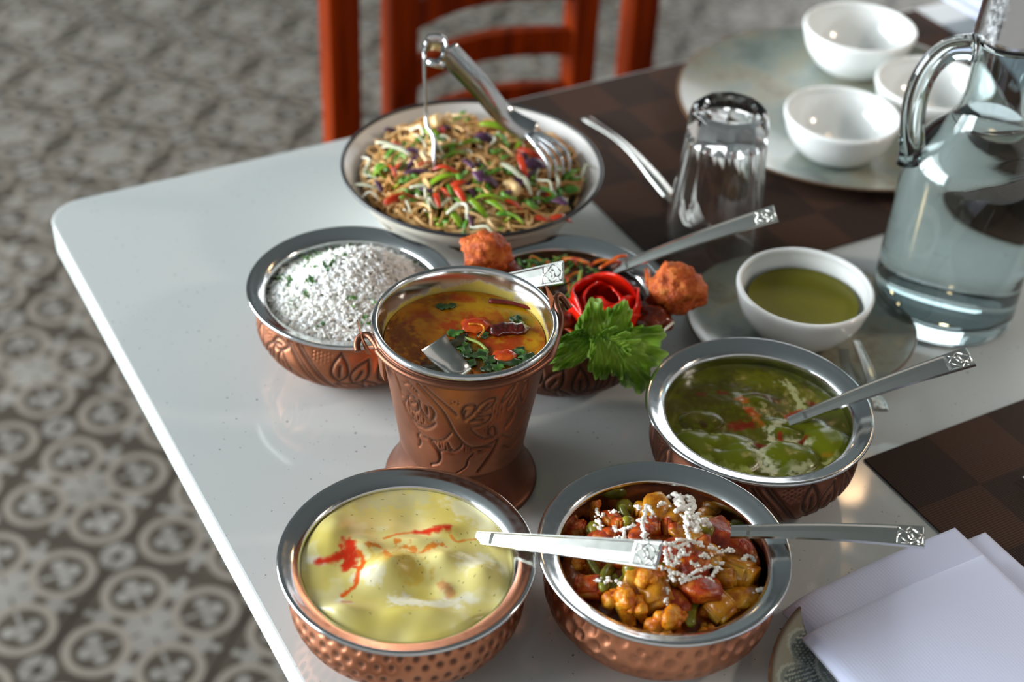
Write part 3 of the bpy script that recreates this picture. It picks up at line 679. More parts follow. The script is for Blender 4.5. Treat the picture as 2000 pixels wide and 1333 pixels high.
# ------------------------------------------------------------------ bucket
BK = (-0.0325, 0.834)
def bz(zx, zy): return ((zx-770)/13300, 0.138-(zy-330)/9400)
def bucket():
    t = thing('copper_bucket', 'tall engraved copper serving bucket with flared foot holding red-orange soup', 'bucket', (*BK, 0.0005))
    A = Art(); L = lambda w, *p: A.line([bz(*q) for q in p], w)
    L(.0012, (415, 430), (520, 520), (620, 620), (680, 720), (720, 800), (800, 900), (900, 960), (1050, 960), (1170, 920))
    L(.0011, (480, 430), (600, 520), (690, 590), (745, 640)); L(.0010, (415, 430), (430, 440))
    L(.0010, (820, 680), (795, 610), (830, 550), (905, 550), (890, 620), (820, 680)); L(.0013, (808, 645), (825, 600))
    L(.0010, (910, 600), (940, 550), (1010, 505), (1075, 510), (1060, 570), (1000, 610), (930, 635)); L(.0012, (970, 600), (1020, 550))
    L(.0010, (870, 700), (950, 660), (1050, 660), (1040, 710), (960, 745), (880, 760)); L(.0012, (890, 695), (985, 695))
    L(.0011, (880, 790), (950, 850), (1050, 895), (1125, 880), (1130, 840), (1100, 790), (1055, 800), (1055, 850), (1085, 870))
    L(.0010, (100, 420), (150, 480), (185, 600)); L(.0010, (190, 620), (240, 640), (215, 690))
    L(.0010, (260, 640), (280, 600), (330, 590), (372, 620), (380, 680), (330, 715), (280, 700), (260, 640)); L(.0013, (310, 645), (350, 630))
    L(.0013, (400, 590), (400, 650), (430, 700), (490, 745), (530, 710), (540, 660), (510, 615)); L(.0013, (470, 620), (475, 690))
    L(.0009, (260, 490), (310, 475), (370, 510), (400, 525)); L(.0009, (290, 555), (340, 580), (400, 590)); L(.0010, (230, 390), (300, 440), (370, 490), (400, 525))
    L(.0010, (190, 700), (230, 780), (330, 890), (430, 930), (540, 925), (630, 890), (695, 820))
    L(.0012, (290, 800), (340, 830), (420, 840), (500, 800), (545, 755))
    L(.0012, (345, 925), (328, 950), (352, 985), (345, 1020), (325, 1045))
    L(.0012, (470, 930), (530, 980), (570, 1040), (575, 1100), (540, 1150), (470, 1180)); L(.0012, (570, 1060), (580, 1020), (640, 1000), (720, 1000), (780, 960), (800, 930)); L(.0010, (665, 930), (685, 970), (720, 1000))
    L(.0010, (970, 1000), (1050, 985), (1110, 990)); L(.0010, (920, 1020), (870, 1080), (850, 1150), (780, 1200), (720, 1230)); L(.0011, (1170, 930), (1140, 1000), (1080, 1090), (980, 1210))
    L(.0010, (1270, 400), (1180, 480), (1140, 560), (1200, 530), (1250, 440)); L(.0010, (1260, 520), (1210, 590), (1220, 640), (1260, 600), (1280, 540)); L(.0010, (1330, 390), (1340, 430), (1390, 440)); L(.0010, (1310, 690), (1270, 760), (1230, 830), (1290, 780), (1310, 720))
    L(.0010, (1400, 460), (1430, 560), (1400, 660), (1350, 560), (1400, 460)); L(.0010, (1200, 900), (1330, 960), (1430, 900), (1500, 800)); L(.0010, (1250, 1020), (1380, 1080), (1500, 1000))
    for a, b, c, d in ((275, 445, 735, 800), (550, 660, 935, 995), (1060, 1160, 580, 700), (700, 790, 500, 530), (1010, 1060, 760, 800), (830, 900, 950, 985)):
        (x0, y1), (x1, y0) = bz(a, c), bz(b, d); A.dots(x0, x1, y0, y1, 0.0023, 0.00055)
    per = 2*math.pi*0.053/2
    # art is centred on the side that faces the viewer
    def fn(TH, Z):
        x = (TH+math.pi/2)*0.053; x = (x+per/2) % per-per/2
        d = Adepth(A, x, Z)
        fade = np.clip((Z-0.041)/0.004, 0, 1)*np.clip((0.136-Z)/0.004, 0, 1); d = d*fade
        return d*0.0013, np.clip(d*0.95+np.clip((0.0425-Z)/0.003, 0, 1)*0.6, 0, 1)
    BB = [(0.0438, 0.0375), (0.0450, 0.0405), (0.0458, 0.046), (0.0478, 0.060), (0.0515, 0.085), (0.0555, 0.110), (0.0592, 0.130), (0.0605, 0.1375), (0.0612, 0.1405)]
    V, F, pat = ornate(BB, 840, 110, fn); ob('copper_body', V, F, 'copper', t, attrs={'patina': pat})
    ft = prof_smooth([(0.0440, 0.041), (0.0455, 0.030), (0.0485, 0.018), (0.0525, 0.0095), (0.0545, 0.0062)], 20)+[(0.0555, 0.0055), (0.0562, 0.0035), (0.0556, 0.0012), (0.0545, 0.0), (0.053, 0.0), (0.050, 0.006), (0.03, 0.010), (0, 0.010)]
    V, F = lathe(ft, 96); r = np.hypot(V[:, 0], V[:, 1]); ob('foot', V, F, 'copper_dark', t, attrs={'patina': np.clip((r-0.0535)/0.002, 0, 1)*0.5})
    V, F = lathe(prof_smooth([(0.0608, 0.1395), (0.0628, 0.1402), (0.0640, 0.1425), (0.0638, 0.1448), (0.0622, 0.1462), (0.0604, 0.1455), (0.0590, 0.142), (0.0572, 0.132), (0.0538, 0.115), (0.047, 0.075)], 40)+[(0, 0.073)], 112); ob('steel_lining', V, F, 'steel_stained', t)
    V, F = lathe([(0.0620+0.0022*math.cos(a), 0.1392+0.0022*math.sin(a)) for a in np.linspace(0, 2*math.pi, 12, endpoint=False)], 112, True); ob('rolled_rim', V, F, 'copper_dark', t, attrs={'patina': np.zeros(len(V))})
    # bail handle folded down round the front of the rim
    aL, aR = math.pi+0.17, 2*math.pi+0.20; o_ = np.array((*BK, 0.0005))
    def cyl(r, a, z): return np.array((r*math.cos(a), r*math.sin(a), z))
    P = [at(699, 687, 0.1325)-o_, at(697, 673, 0.1355)-o_, at(703, 659, 0.1385)-o_, at(718, 655, 0.1405)-o_, at(731, 668, 0.1395)-o_, at(742, 688, 0.1370)-o_]
    for a in np.linspace(math.pi+0.52, 2*math.pi-0.42, 16): P.append(cyl(0.0652, a, 0.1385))
    P += [at(1090, 655, 0.1390)-o_, at(1095, 624, 0.1425)-o_, at(1088, 599, 0.1465)-o_, at(1086, 583, 0.1490)-o_, at(1093, 578, 0.1490)-o_, at(1103, 588, 0.1460)-o_, at(1113, 603, 0.1420)-o_]
    V, F = tube(smoothpath(P, 170), 0.0024, 12); ob('handle', V, F, 'copper_dark', t, attrs={'patina': np.full(len(V), 0.1)})
    for pts in ([(698, 625, .151), (704, 648, .1435), (714, 672, .1365), (728, 694, .129), (716, 690, .130), (708, 670, .1365)], [(1065, 557, .158), (1083, 584, .150), (1096, 622, .1415), (1088, 645, .136), (1078, 625, .1415), (1074, 592, .149)]):
        A0 = np.array([at(*q)-o_ for q in pts]); k = len(A0); V = np.vstack([A0-(0.0002, 0.0005, 0), A0+(0.0002, 0.0007, 0)]); F = [tuple(range(k)), tuple(reversed(range(k, 2*k)))]+[(i, i+k, (i+1) % k+k, (i+1) % k) for i in range(k)]
        ob('ear', V, F, 'copper', t, smooth=False, attrs={'patina': np.full(2*k, 0.15)})
    for a in (math.pi+0.42, 2*math.pi+0.2):
        ra = np.array((math.cos(a), math.sin(a), 0)); tg = np.array((-ra[1], ra[0], 0)); up = np.array((0, 0, 1.0)); prof = [(0.0590, 0.110), (0.0600, 0.137), (0.0622, 0.137), (0.0612, 0.120), (0.0600, 0.110)]
        V = []
        for sg in (-1, 1): V += [ra*r+up*z+tg*sg*0.0045 for r, z in prof]
        k = len(prof); F = [tuple(range(k)), tuple(reversed(range(k, 2*k)))]+[(i, i+k, (i+1) % k+k, (i+1) % k) for i in range(k)]; ob('lug', V, F, 'copper', t, smooth=False, attrs={'patina': np.full(2*k, 0.1)})
def Adepth(A, x, y):
    P = np.vstack(A.P); xm, ym = x.ravel(), y.ravel(); out = np.zeros(len(xm))
    for i in range(0, len(xm), 3000):
        dx = xm[i:i+3000, None]-P[None, :, 0]; dy = ym[i:i+3000, None]-P[None, :, 1]
        out[i:i+3000] = np.exp(-((dx*dx+dy*dy)/(P[None, :, 2]**2)).min(1))
    return out.reshape(x.shape)
bucket()

# noodle bowl
NB = (-0.0428, 1.1500)
def noodle_bowl():
    t = thing('serving_bowl', 'wide white enamel bowl with black rim full of noodle salad', 'bowl', (*NB, 0.0005))
    V, F = lathe([(0, 0.003), (0.045, 0.003), (0.050, 0.0), (0.056, 0.0)]+prof_smooth([(0.060, 0.003), (0.074, 0.018), (0.086, 0.040), (0.0985, 0.062), (0.1128, 0.0772)], 20), 112); ob('outer_wall', V, F, 'enamel_out', t)
    V, F = lathe(prof_smooth([(0.1126, 0.0775), (0.1060, 0.0670), (0.095, 0.050), (0.080, 0.028), (0.060, 0.012)], 20)+[(0, 0.008)], 112); ob('inner_wall', V, F, 'enamel_in', t)
    V, F = lathe([(0.1131+0.0017*math.cos(a), 0.0778+0.0017*math.sin(a)) for a in np.linspace(0, 2*math.pi, 12, endpoint=False)], 128, True); ob('rim', V, F, 'enamel_rim', t)
noodle_bowl()

# ------------------------------------------------------------------ cutlery
def spoon(name, label, S, E, w0, w1, bend=0.0, roll=0.0, group=None, head=0.05, cat='spoon', th=0.0014):
    """handle from S (neck, in the food) to E (tip); bowl of the spoon continues behind S"""
    S, E = np.array(S, float), np.array(E, float); ax = E-S; L = np.linalg.norm(ax); ax /= L
    side = np.cross(ax, (0, 0, 1)); side /= np.linalg.norm(side); up = np.cross(side, ax)
    side, up = side*math.cos(roll)+up*math.sin(roll), up*math.cos(roll)-side*math.sin(roll)
    t = thing(name, label, cat, tuple(S), group)
    n = 60; ts = np.linspace(0, 1, n); mot = 1-0.0165/L
    prof = lambda w, k, g: [(-w, -th*0.5), (-w*0.97, th), (-w*0.84, th*1.05), (-w*0.74, th*(1.05-0.75*k)), (0, th*(1.05-0.75*k)+g), (w*0.74, th*(1.05-0.75*k)), (w*0.84, th*1.05), (w*0.97, th), (w, -th*0.5), (0, -th*0.9)]
    V = []; F = []; k_ = 10
    for i, q in enumerate(ts):
        w = (w0+(w1-w0)*q**1.1)/2; rec = 1.0 if 0.10 < q < mot else 0.35
        c = ax*q*L+up*bend*math.sin(math.pi*q)
        V += [c+side*a+up*b for a, b in prof(w, rec, 0.0003 if q < mot else 0)]
    F = [(i*k_+j, i*k_+(j+1) % k_, (i+1)*k_+(j+1) % k_, (i+1)*k_+j) for i in range(n-1) for j in range(k_)]+[tuple(reversed(range(k_))), tuple(range((n-1)*k_, n*k_))]
    hnd = ob('handle', V, F, 'cutlery', t, smooth=False)
    # interlaced diamond motif on the tip
    mb = MB(); b0 = up*(th*0.80); Lm = 0.0165; cw = w1*0.40
    def P(a, b): return ax*(L-Lm*0.52+a*Lm*0.46)+side*b*cw+b0+up*bend*math.sin(math.pi*(1-0.5*Lm/L))
    for pts in ([(-1, 0), (0, 1), (1, 0), (0, -1), (-1, 0)], [(-1.0, -1.0), (-0.3, -0.3), (0.0, 0.45), (0.35, 0.35)], [(1.0, 1.0), (0.3, 0.3), (0.0, -0.45), (-0.35, -0.35)], [(1.02, -1), (1.02, 1)], [(-1.06, -1), (-1.06, 1)]):
        for p, q in zip(pts, pts[1:]): mb.add(*tube([P(*p), P(*q)], 0.00055, 6))
    ob('tip_motif', *mb.get(), 'cutlery', hnd)
    if head:
        hd = -ax.copy(); hd[2] = min(hd[2], -1.0); hd /= np.linalg.norm(hd); hs = side; hu = np.cross(hs, -hd)
        def fn(a, b):
            q = a*2-1; al = (b*2-1); wl = np.sqrt(np.clip(1-q*q, 0, 1))*head*0.36; dep = -0.008*(1-q*q)*(1-al*al)
            c = (0.016+a*head)[..., None]*hd+(wl*al)[..., None]*hs+dep[..., None]*hu; return c
        V, F = grid(fn, 18, 12); V, F = thicken(V, F, 0.0012); ob('spoon_bowl', V, F, 'cutlery', t)
    return t
GS = 'serving spoons with diamond-tipped handles'
spoon('serving_spoon', 'bright silver spoon standing in the pale yellow korma', at(930, 1051, 0.0575), at(1288, 1086, 0.110), 0.0085, 0.0185, 0.001, -0.58, GS)
spoon('serving_spoon', 'silver spoon stuck in the mixed vegetables', at(1428, 1040, 0.0665), at(1806, 1051, 0.092), 0.0095, 0.0170, 0.003, -0.15, GS)
spoon('serving_spoon', 'silver spoon leaning in the green spinach curry', at(1540, 826, 0.0545), at(1897, 697, 0.108), 0.0085, 0.0190, 0.003, -0.1, GS)
spoon('serving_spoon', 'silver spoon leaning behind the tomato rose', at(1196, 530, 0.0610), at(1516, 417, 0.122), 0.0085, 0.0165, 0.003, -0.30, GS)
spoon('serving_spoon', 'silver spoon tip showing behind the copper bucket', at(812, 586, 0.082), at(1101, 532, 0.138), 0.0085, 0.0180, 0.0, -0.66, GS, head=0.030)
spoon('teaspoon', 'silver teaspoon resting on the saucer beside the chutney bowl', at(1672, 668, 0.0155), at(1720, 803, 0.0170), 0.0060, 0.0120, 0.003, 0.0, None, head=0, cat='spoon')
def soup_spoon():
    # broad steel handle rising out of the soup at the front rim
    P = np.array([at(918, 752, 0.124), at(904, 734, 0.1385), at(882, 708, 0.1455), at(860, 687, 0.150), at(847, 669, 0.154)])
    t = thing('soup_spoon', 'plain steel spoon handle rising from the soup in the copper bucket', 'spoon', tuple(P[0])); Q = smoothpath(P-P[0], 30); Tn, _, _ = frames(Q)
    V = []; vw = np.array((0.10, -0.72, 0.69))
    for i, (q, tn) in enumerate(zip(Q, Tn)):
        k = i/29; w = 0.0062+0.0034*k; sd = np.cross(tn, vw); sd /= np.linalg.norm(sd); nrm = np.cross(sd, tn); th = 0.0009
        V += [q-sd*w-nrm*th, q+sd*w-nrm*th, q+sd*w+nrm*th, q+nrm*(th-0.0010), q-sd*w+nrm*th]
    F = [(i*5+j, i*5+(j+1) % 5, (i+1)*5+(j+1) % 5, (i+1)*5+j) for i in range(29) for j in range(5)]+[tuple(reversed(range(5))), tuple(range(145, 150))]
    ob('handle', V, F, 'cutlery', t)
    V, F = thicken(*grid(lambda a, b: np.stack([0.034*a, (b*2-1)*0.012*np.sqrt(np.clip(1-(2*a-1)**2, 0, 1)), -0.014-0.030*a-0.006*(1-(2*a-1)**2)*(1-(2*b-1)**2)], -1), 14, 10), 0.001); ob('spoon_bowl', V@rotm(0, 0, 1.2).T, F, 'cutlery', t)
soup_spoon()

def fork_on_mat():
    A, B = at(1143, 226, 0.0060), at(1312, 388, 0.0035)
    ax = B-A; L = np.linalg.norm(ax[:2]); t = thing('fork', 'silver fork lying on the brown placemat beside the tumbler', 'fork', (A[0], A[1], 0.0022), rz=math.atan2(ax[1], ax[0]))
    V = []; n = 30
    for i in range(n):
        q = i/(n-1); w = 0.0062-0.0030*math.sin(math.pi*min(q*1.25, 1))+0.001*q; z = 0.0012+0.009*math.sin(math.pi*q)**1.3
        V += [(q*L, -w, z), (q*L, w, z), (q*L, w*0.8, z+0.0022), (q*L, -w*0.8, z+0.0022)]
    F = [(i*4+j, i*4+(j+1) % 4, i*4+4+(j+1) % 4, i*4+4+j) for i in range(n-1) for j in range(4)]+[(3, 2, 1, 0), tuple(range(n*4-4, n*4))]
    ob('handle', V, F, 'cutlery', t)
    for k in range(4):
        y = -0.0072+k*0.0048; ob('tine', *tube(smoothpath([(L-0.002, y*0.6, 0.0022), (L+0.012, y, 0.0050), (L+0.034, y, 0.0030), (L+0.046, y, 0.0015)], 12), np.linspace(0.0016, 0.0009, 12), 6), 'cutlery', t)
fork_on_mat()
def fork_right():
    A = at(1994, 938, 0.0050); t = thing('fork', 'silver fork tip at the right edge on the brown placemat', 'fork', (A[0], A[1], 0.0022), rz=UA-math.pi/2+0.15)
    for k in range(4):
        ob('tine', *tube(smoothpath([(0, 0.016-k*0.0048+0.0, 0.0045), (0.018, 0.016-k*0.0048, 0.0030), (0.040, 0.0125-k*0.0030, 0.0022)], 10), 0.0010, 6), 'cutlery', t)
    ob('handle', *tube(smoothpath([(0.038, 0.008, 0.0024), (0.07, 0.008, 0.0050), (0.12, 0.008, 0.0060), (0.18, 0.008, 0.0030)], 24), np.linspace(0.0050, 0.0062, 24), 10, flat=0.35), 'cutlery', t)
fork_right()

def tongs():
    Hn = at(848, 96, 0.185); t = thing('salad_tongs', 'steel salad tongs with fork ends standing in the noodle bowl', 'tongs', tuple(Hn))
    def strip(path, ws, nrm, name, th=0.0011, chan=0.0):
        Q = smoothpath(np.array(path)-Hn, 40); Tn, _, _ = frames(Q); V = []
        wq = np.interp(np.linspace(0, 1, 40), np.linspace(0, 1, len(ws)), ws)
        for q, tn, w in zip(Q, Tn, wq):
            sd = np.cross(tn, nrm); sd /= np.linalg.norm(sd); nn = np.cross(sd, tn)
            V += [q-sd*w-nn*th, q-nn*(th+chan), q+sd*w-nn*th, q+sd*w+nn*th, q+nn*(th-chan), q-sd*w+nn*th]
        F = [(i*6+j, i*6+(j+1) % 6, i*6+6+(j+1) % 6, i*6+6+j) for i in range(39) for j in range(6)]+[tuple(reversed(range(6))), tuple(range(234, 240))]
        return ob(name, V, F, 'steel2', t)
    toward = np.array((-0.25, -0.75, 0.62))
    R0, R1, R2, R3 = at(872, 100, 0.185), at(930, 160, 0.150), at(985, 225, 0.118), at(1040, 262, 0.105)
    arm = strip([R0, R1, R2, R3], [0.0105, 0.0100, 0.0090, 0.0110], toward, 'arm', chan=0.002)
    hd = [at(1040, 262, 0.105), at(1072, 285, 0.103), at(1092, 312, 0.096), at(1094, 345, 0.082)]
    sd = at(1100, 300, 0.1)-at(1052, 318, 0.1); sd /= np.linalg.norm(sd)
    for k in range(4):
        off = sd*(-0.0125+k*0.0075); ob('tine', *tube(smoothpath([np.array(p)-Hn+off*(0.4+0.6*min(1, i/1.2)) for i, p in enumerate(hd)], 18), np.linspace(0.0026, 0.0013, 18), 8), 'steel2', arm)
    L = [at(828, 98, 0.185), at(829, 150, 0.158), at(832, 215, 0.125), at(838, 252, 0.110), at(851, 275, 0.103), at(850, 310, 0.090), at(849, 352, 0.072)]
    strip(L, [0.0095, 0.0095, 0.009, 0.012, 0.014, 0.014, 0.012], np.array((0.97, 0.10, 0.25)), 'arm')
    B = [at(828, 98, 0.185), at(832, 84, 0.188), at(850, 80, 0.190), at(868, 86, 0.188), at(874, 102, 0.184)]
    Q = smoothpath(np.array(B)-Hn, 20); V = []; dv = np.array((0.10, -0.40, 0.9))*0.010; dn = np.array((0.3, 0.9, 0.3))*0.0
    for i, q in enumerate(Q): V += [q-dv, q+dv]
    V, F = thicken(np.array(V), [(i*2, i*2+1, i*2+3, i*2+2) for i in range(19)], 0.0022); ob('hinge_bend', V, F, 'steel2', t)
    a, b = at(834, 120, 0.178)-Hn, at(868, 128, 0.175)-Hn; ob('hinge_pin', *tube([a, b], 0.0035, 12), 'steel2', t)
tongs()

# ------------------------------------------------------------------ foods
def seg_dist(x, y, pts, n=60):
    P = smoothpath(np.array(pts, float), n) if len(pts) > 1 else np.array(pts, float)
    return np.sqrt(((x[:, None]-P[None, :, 0])**2+(y[:, None]-P[None, :, 1])**2).min(1))
class Field:
    """round pool of food seen in a bowl: height field with painted food colours"""
    def __init__(s, c, z, R, nr, nt, px):
        s.c = c; s.z0 = z; s.px = px; s.R = R; s.x, s.y, s.F = polar(R, nr, nt); s.z = np.zeros_like(s.x); s.col = np.zeros((len(s.x), 3)); s.j = fbm(s.x, s.y, 260, 3.3, 3); s.keep = 0.0
    def loc(s, zx, zy):
        p = s.px(zx, zy); return (p[0]-s.c[0], p[1]-s.c[1])
    def lump(s, zx, zy, rx, ry, h, ang=0.0, p=1.0):
        a, b = s.loc(zx, zy); s.z += h*bumpf(s.x, s.y, a, b, rx, ry, ang)**p; return s
    def dome(s, zx, zy, rx, ry, h, ang=0.0):
        a, b = s.loc(zx, zy); c, q = math.cos(ang), math.sin(ang); dx, dy = s.x-a, s.y-b; u, v = (c*dx+q*dy)/rx, (-q*dx+c*dy)/ry
        d_ = h*np.clip(1-(u*u+v*v)**1.3, 0, 1)**0.7; s.z = np.where(d_ > 0, np.sqrt(np.clip(s.z, 0, None)**2+d_**2), s.z); return s
    def paint(s, pts, w, col, k=1.0, rag=0.5, hard=2.0):
        d = seg_dist(s.x, s.y, [(*s.loc(*q), 0) for q in pts]); d = d+s.j*w*rag
        a = (np.exp(-(np.clip(d, 0, None)/w)**(2*hard))*k*(1-s.keep*np.clip((s.z-0.0025)/0.0018, 0, 1)))[:, None]; s.col = s.col*(1-a)+np.array(srgb(*col))*a; return s
    def obj(s, name, mat, label, cat, depth, kind=None, rimr=None):
        edge = np.clip((np.hypot(s.x, s.y)/s.R-0.93)/0.07, 0, 1); s.z = s.z*(1-edge**2*0.9)
        V = np.stack([s.x, s.y, s.z], 1); n = len(V); nt = len(s.F) and sum(1 for f in s.F if len(f) == 3); last = list(range(n-nt, n))
        low = V[last].copy(); low[:, 2] -= depth; low[:, :2] *= 0.86
        V = np.vstack([V, low]); F = list(s.F)+[(last[j], n+j, n+(j+1) % nt, last[(j+1) % nt]) for j in range(nt)]+[tuple(reversed(range(n, n+nt)))]
        col = np.vstack([s.col, s.col[last]])
        return ob(name, V, F, mat, loc=(s.c[0], s.c[1], s.z0), label=label, cat=cat, attrs={'col': col}, kind=kind)

# korma
def korma():
    f = Field(KORMA, 0.0590, 0.0677, 110, 260, lambda a, b: at(520+a/2.943, 880+b/2.943, 0.0605))
    n1 = fbm(f.x, f.y, 38, 1.0, 2); f.z += 0.0014*n1
    f.lump(700, 690, 0.017, 0.012, 0.0125, 0.5).lump(560, 560, 0.012, 0.008, 0.006).lump(380, 480, 0.014, 0.018, 0.0075).lump(1010, 650, 0.014, 0.011, 0.0095).lump(1240, 720, 0.013, 0.011, 0.0085)
    f.lump(900, 960, 0.034, 0.009, 0.0065).lump(440, 940, 0.014, 0.008, 0.0070).lump(1020, 790, 0.006, 0.005, 0.003).lump(850, 520, 0.018, 0.006, 0.0035).lump(1000, 450, 0.010, 0.005, 0.0025).lump(900, 820, 0.012, 0.004, -0.003).lump(900, 350, 0.03, 0.014, -0.003)
    g = np.clip(0.5+n1*0.9, 0, 1)[:, None]; f.col = np.array(srgb(204, 188, 98))*g+np.array(srgb(222, 210, 138))*(1-g)
    n2 = fbm(f.x, f.y, 45, 5.0)[:, None]; wh = np.clip((n2-0.25)*1.6, 0, 0.4); f.col = f.col*(1-wh)+np.array(srgb(226, 222, 182))*wh
    C_ = (232, 230, 212)
    f.paint([(760, 860), (880, 885), (980, 880), (1080, 880)], 0.0055, C_, 0.9, 1.0).paint([(1180, 860), (1150, 840)], 0.004, C_, 0.8).paint([(330, 640), (240, 625)], 0.0030, C_, 0.8).paint([(620, 740), (560, 730)], 0.006, C_, 0.7, 1.0).paint([(1250, 620), (1170, 680)], 0.006, C_, 0.6, 1.0).paint([(1100, 300), (1250, 400)], 0.008, (222, 220, 190), 0.6, 1.0).paint([(700, 260), (900, 250), (560, 300)], 0.006, (190, 188, 150), 0.6, 1.0).paint([(420, 870), (480, 890)], 0.003, C_, 0.8)
    R_, O_ = (206, 44, 6), (216, 120, 14)
    f.paint([(640, 650), (760, 640), (850, 720)], 0.008, (204, 170, 60), 0.7, 1.0).paint([(760, 530), (880, 590), (960, 555), (1010, 545)], 0.0028, O_, 0.9, 1.2).paint([(590, 565), (640, 560), (690, 600), (700, 660)], 0.0026, O_, 0.85, 1.2)
    f.paint([(300, 640), (380, 630), (440, 605), (480, 590)], 0.0030, R_, 1.0, 0.4).paint([(470, 560), (490, 600), (470, 660)], 0.0058, R_, 1.0, 0.7).paint([(530, 590), (560, 640), (530, 700), (515, 770), (440, 830)], 0.0016, (218, 92, 10), 1.0, 0.8)
    f.paint([(680, 505), (770, 470), (860, 455)], 0.0013, O_, 0.9, 0.6).paint([(860, 452), (930, 460), (1000, 450)], 0.0028, R_, 1.0, 0.5).paint([(1000, 440), (1035, 440)], 0.0045, (190, 40, 8), 1.0, 0.5).paint([(1060, 490), (1100, 520), (1160, 505), (1270, 495)], 0.0011, O_, 0.8, 0.6)
    f.paint([(440, 880), (480, 880)], 0.0022, (190, 110, 70), 0.9, 0.5).paint([(1010, 770), (1060, 820)], 0.0032, (206, 140, 84), 0.8, 0.7)
    r2 = random.Random(3)
    for _ in range(70):
        i = r2.randrange(len(f.x)); d = np.hypot(f.x-f.x[i], f.y-f.y[i]); a = (d < r2.uniform(0.0003, 0.00055))[:, None]; f.col = np.where(a, np.array(srgb(78, 86, 38)), f.col)
    f.obj('korma_curry', 'korma', 'pale yellow creamy korma with red oil streaks', 'curry', 0.02)
korma()

# spinach curry
def palak():
    f = Field(GREEN, 0.0525, 0.0680, 110, 260, lambda a, b: at(1280+a/5, 700+b/5, 0.0545))
    n1 = fbm(f.x, f.y, 60, 2.0); f.z += 0.0006*n1
    f.dome(1300, 950, 0.0220, 0.0165, 0.0060).dome(780, 990, 0.0225, 0.0150, 0.0052, 0.5).dome(400, 850, 0.0190, 0.0190, 0.0048).dome(1690, 820, 0.0180, 0.0200, 0.0055, 0.4).dome(720, 820, 0.0190, 0.0110, 0.0040).dome(1280, 720, 0.012, 0.005, 0.0040).dome(1480, 640, 0.0150, 0.009, 0.0050).dome(450, 600, 0.016, 0.012, 0.003); f.keep = 0.75; f.z += 0.0009*fbm(f.x, f.y, 60, 7.0, 2)*np.clip(f.z/0.003, 0, 1)
    f.lump(800, 470, 0.018, 0.014, 0.0030).lump(1180, 640, 0.010, 0.006, 0.003).lump(1000, 400, 0.008, 0.006, 0.003)
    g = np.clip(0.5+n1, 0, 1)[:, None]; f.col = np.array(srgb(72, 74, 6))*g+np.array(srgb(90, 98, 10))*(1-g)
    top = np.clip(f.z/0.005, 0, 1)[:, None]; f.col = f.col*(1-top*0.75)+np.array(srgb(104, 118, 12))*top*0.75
    f.paint([(250, 450), (500, 400), (800, 480), (600, 600), (350, 600)], 0.010, (66, 56, 10), 0.65, 1.2).paint([(300, 320), (700, 230), (1100, 330)], 0.006, (64, 58, 8), 0.55, 1.0).paint([(900, 190), (1200, 230), (1600, 400)], 0.010, (120, 124, 10), 0.5, 1.0)
    C_ = (214, 216, 178)
    f.paint([(1100, 690), (1180, 660), (1270, 600)], 0.0032, C_, 0.85, 1.2).paint([(1150, 780), (1190, 830), (1110, 880), (1010, 930)], 0.0034, C_, 0.85, 1.3).paint([(1300, 790), (1420, 800), (1500, 820)], 0.0034, C_, 0.85, 1.0).paint([(1010, 930), (1060, 1030), (1150, 1090), (1180, 1140)], 0.0042, C_, 0.9, 1.4).paint([(1100, 1020), (1250, 1110), (1420, 1060)], 0.0048, C_, 0.9, 1.6).paint([(1350, 1120), (1500, 1040)], 0.0038, (196, 200, 150), 0.8, 1.4).paint([(690, 1070), (820, 1110), (900, 1090), (960, 1150)], 0.0030, (190, 202, 110), 0.9, 1.4).paint([(420, 970), (540, 1000)], 0.0026, (180, 190, 100), 0.8, 1.4).paint([(1230, 210), (1330, 260), (1380, 350), (1440, 430), (1400, 480)], 0.0030, (200, 206, 150), 0.85, 1.6).paint([(1050, 450), (1100, 550)], 0.0022, (180, 176, 120), 0.8, 1.0).paint([(880, 890), (940, 820)], 0.0014, C_, 0.8, 1.0).paint([(1780, 950), (1680, 1010)], 0.0022, (190, 190, 120), 0.8, 1.2).paint([(280, 690), (330, 690)], 0.0016, C_, 0.8).paint([(1560, 680), (1620, 660)], 0.0014, C_, 0.7)
    f.paint([(1210, 1010), (1260, 1060), (1250, 1140)], 0.0040, (104, 122, 14), 0.9, 1.2).paint([(560, 730), (640, 760)], 0.0014, (170, 180, 90), 0.7, 1.0)
    R_ = (120, 22, 8)
    f.paint([(760, 650), (920, 640)], 0.0046, R_, 1.0, 0.6).paint([(920, 500), (960, 540)], 0.0038, (176, 60, 10), 1.0, 0.8).paint([(980, 570), (1030, 630)], 0.0030, (170, 96, 16), 0.9, 0.8).paint([(830, 400), (880, 420)], 0.0036, (190, 104, 16), 1.0, 0.7).paint([(1320, 560), (1430, 520)], 0.0044, (176, 30, 12), 1.0, 0.4).paint([(1520, 420), (1560, 450)], 0.0034, (110, 20, 10), 1.0, 0.4).paint([(990, 830), (1060, 850)], 0.0026, R_, 1.0, 0.5).paint([(1210, 740), (1240, 810)], 0.0018, (150, 40, 14), 1.0, 0.5).paint([(1420, 810), (1480, 770)], 0.0022, (120, 30, 10), 1.0, 0.5).paint([(640, 320), (680, 330)], 0.0026, (110, 34, 8), 0.9, 0.6).paint([(430, 330), (470, 340)], 0.0026, (100, 36, 8), 0.8, 0.6).paint([(440, 640), (470, 660)], 0.0030, (48, 30, 10), 0.9, 0.6).paint([(1640, 940), (1720, 960)], 0.0022, (150, 110, 20), 0.9, 0.9).paint([(960, 330), (1180, 400)], 0.0028, (84, 30, 10), 0.7, 0.6)
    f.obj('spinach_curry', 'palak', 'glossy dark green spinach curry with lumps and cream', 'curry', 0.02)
palak()

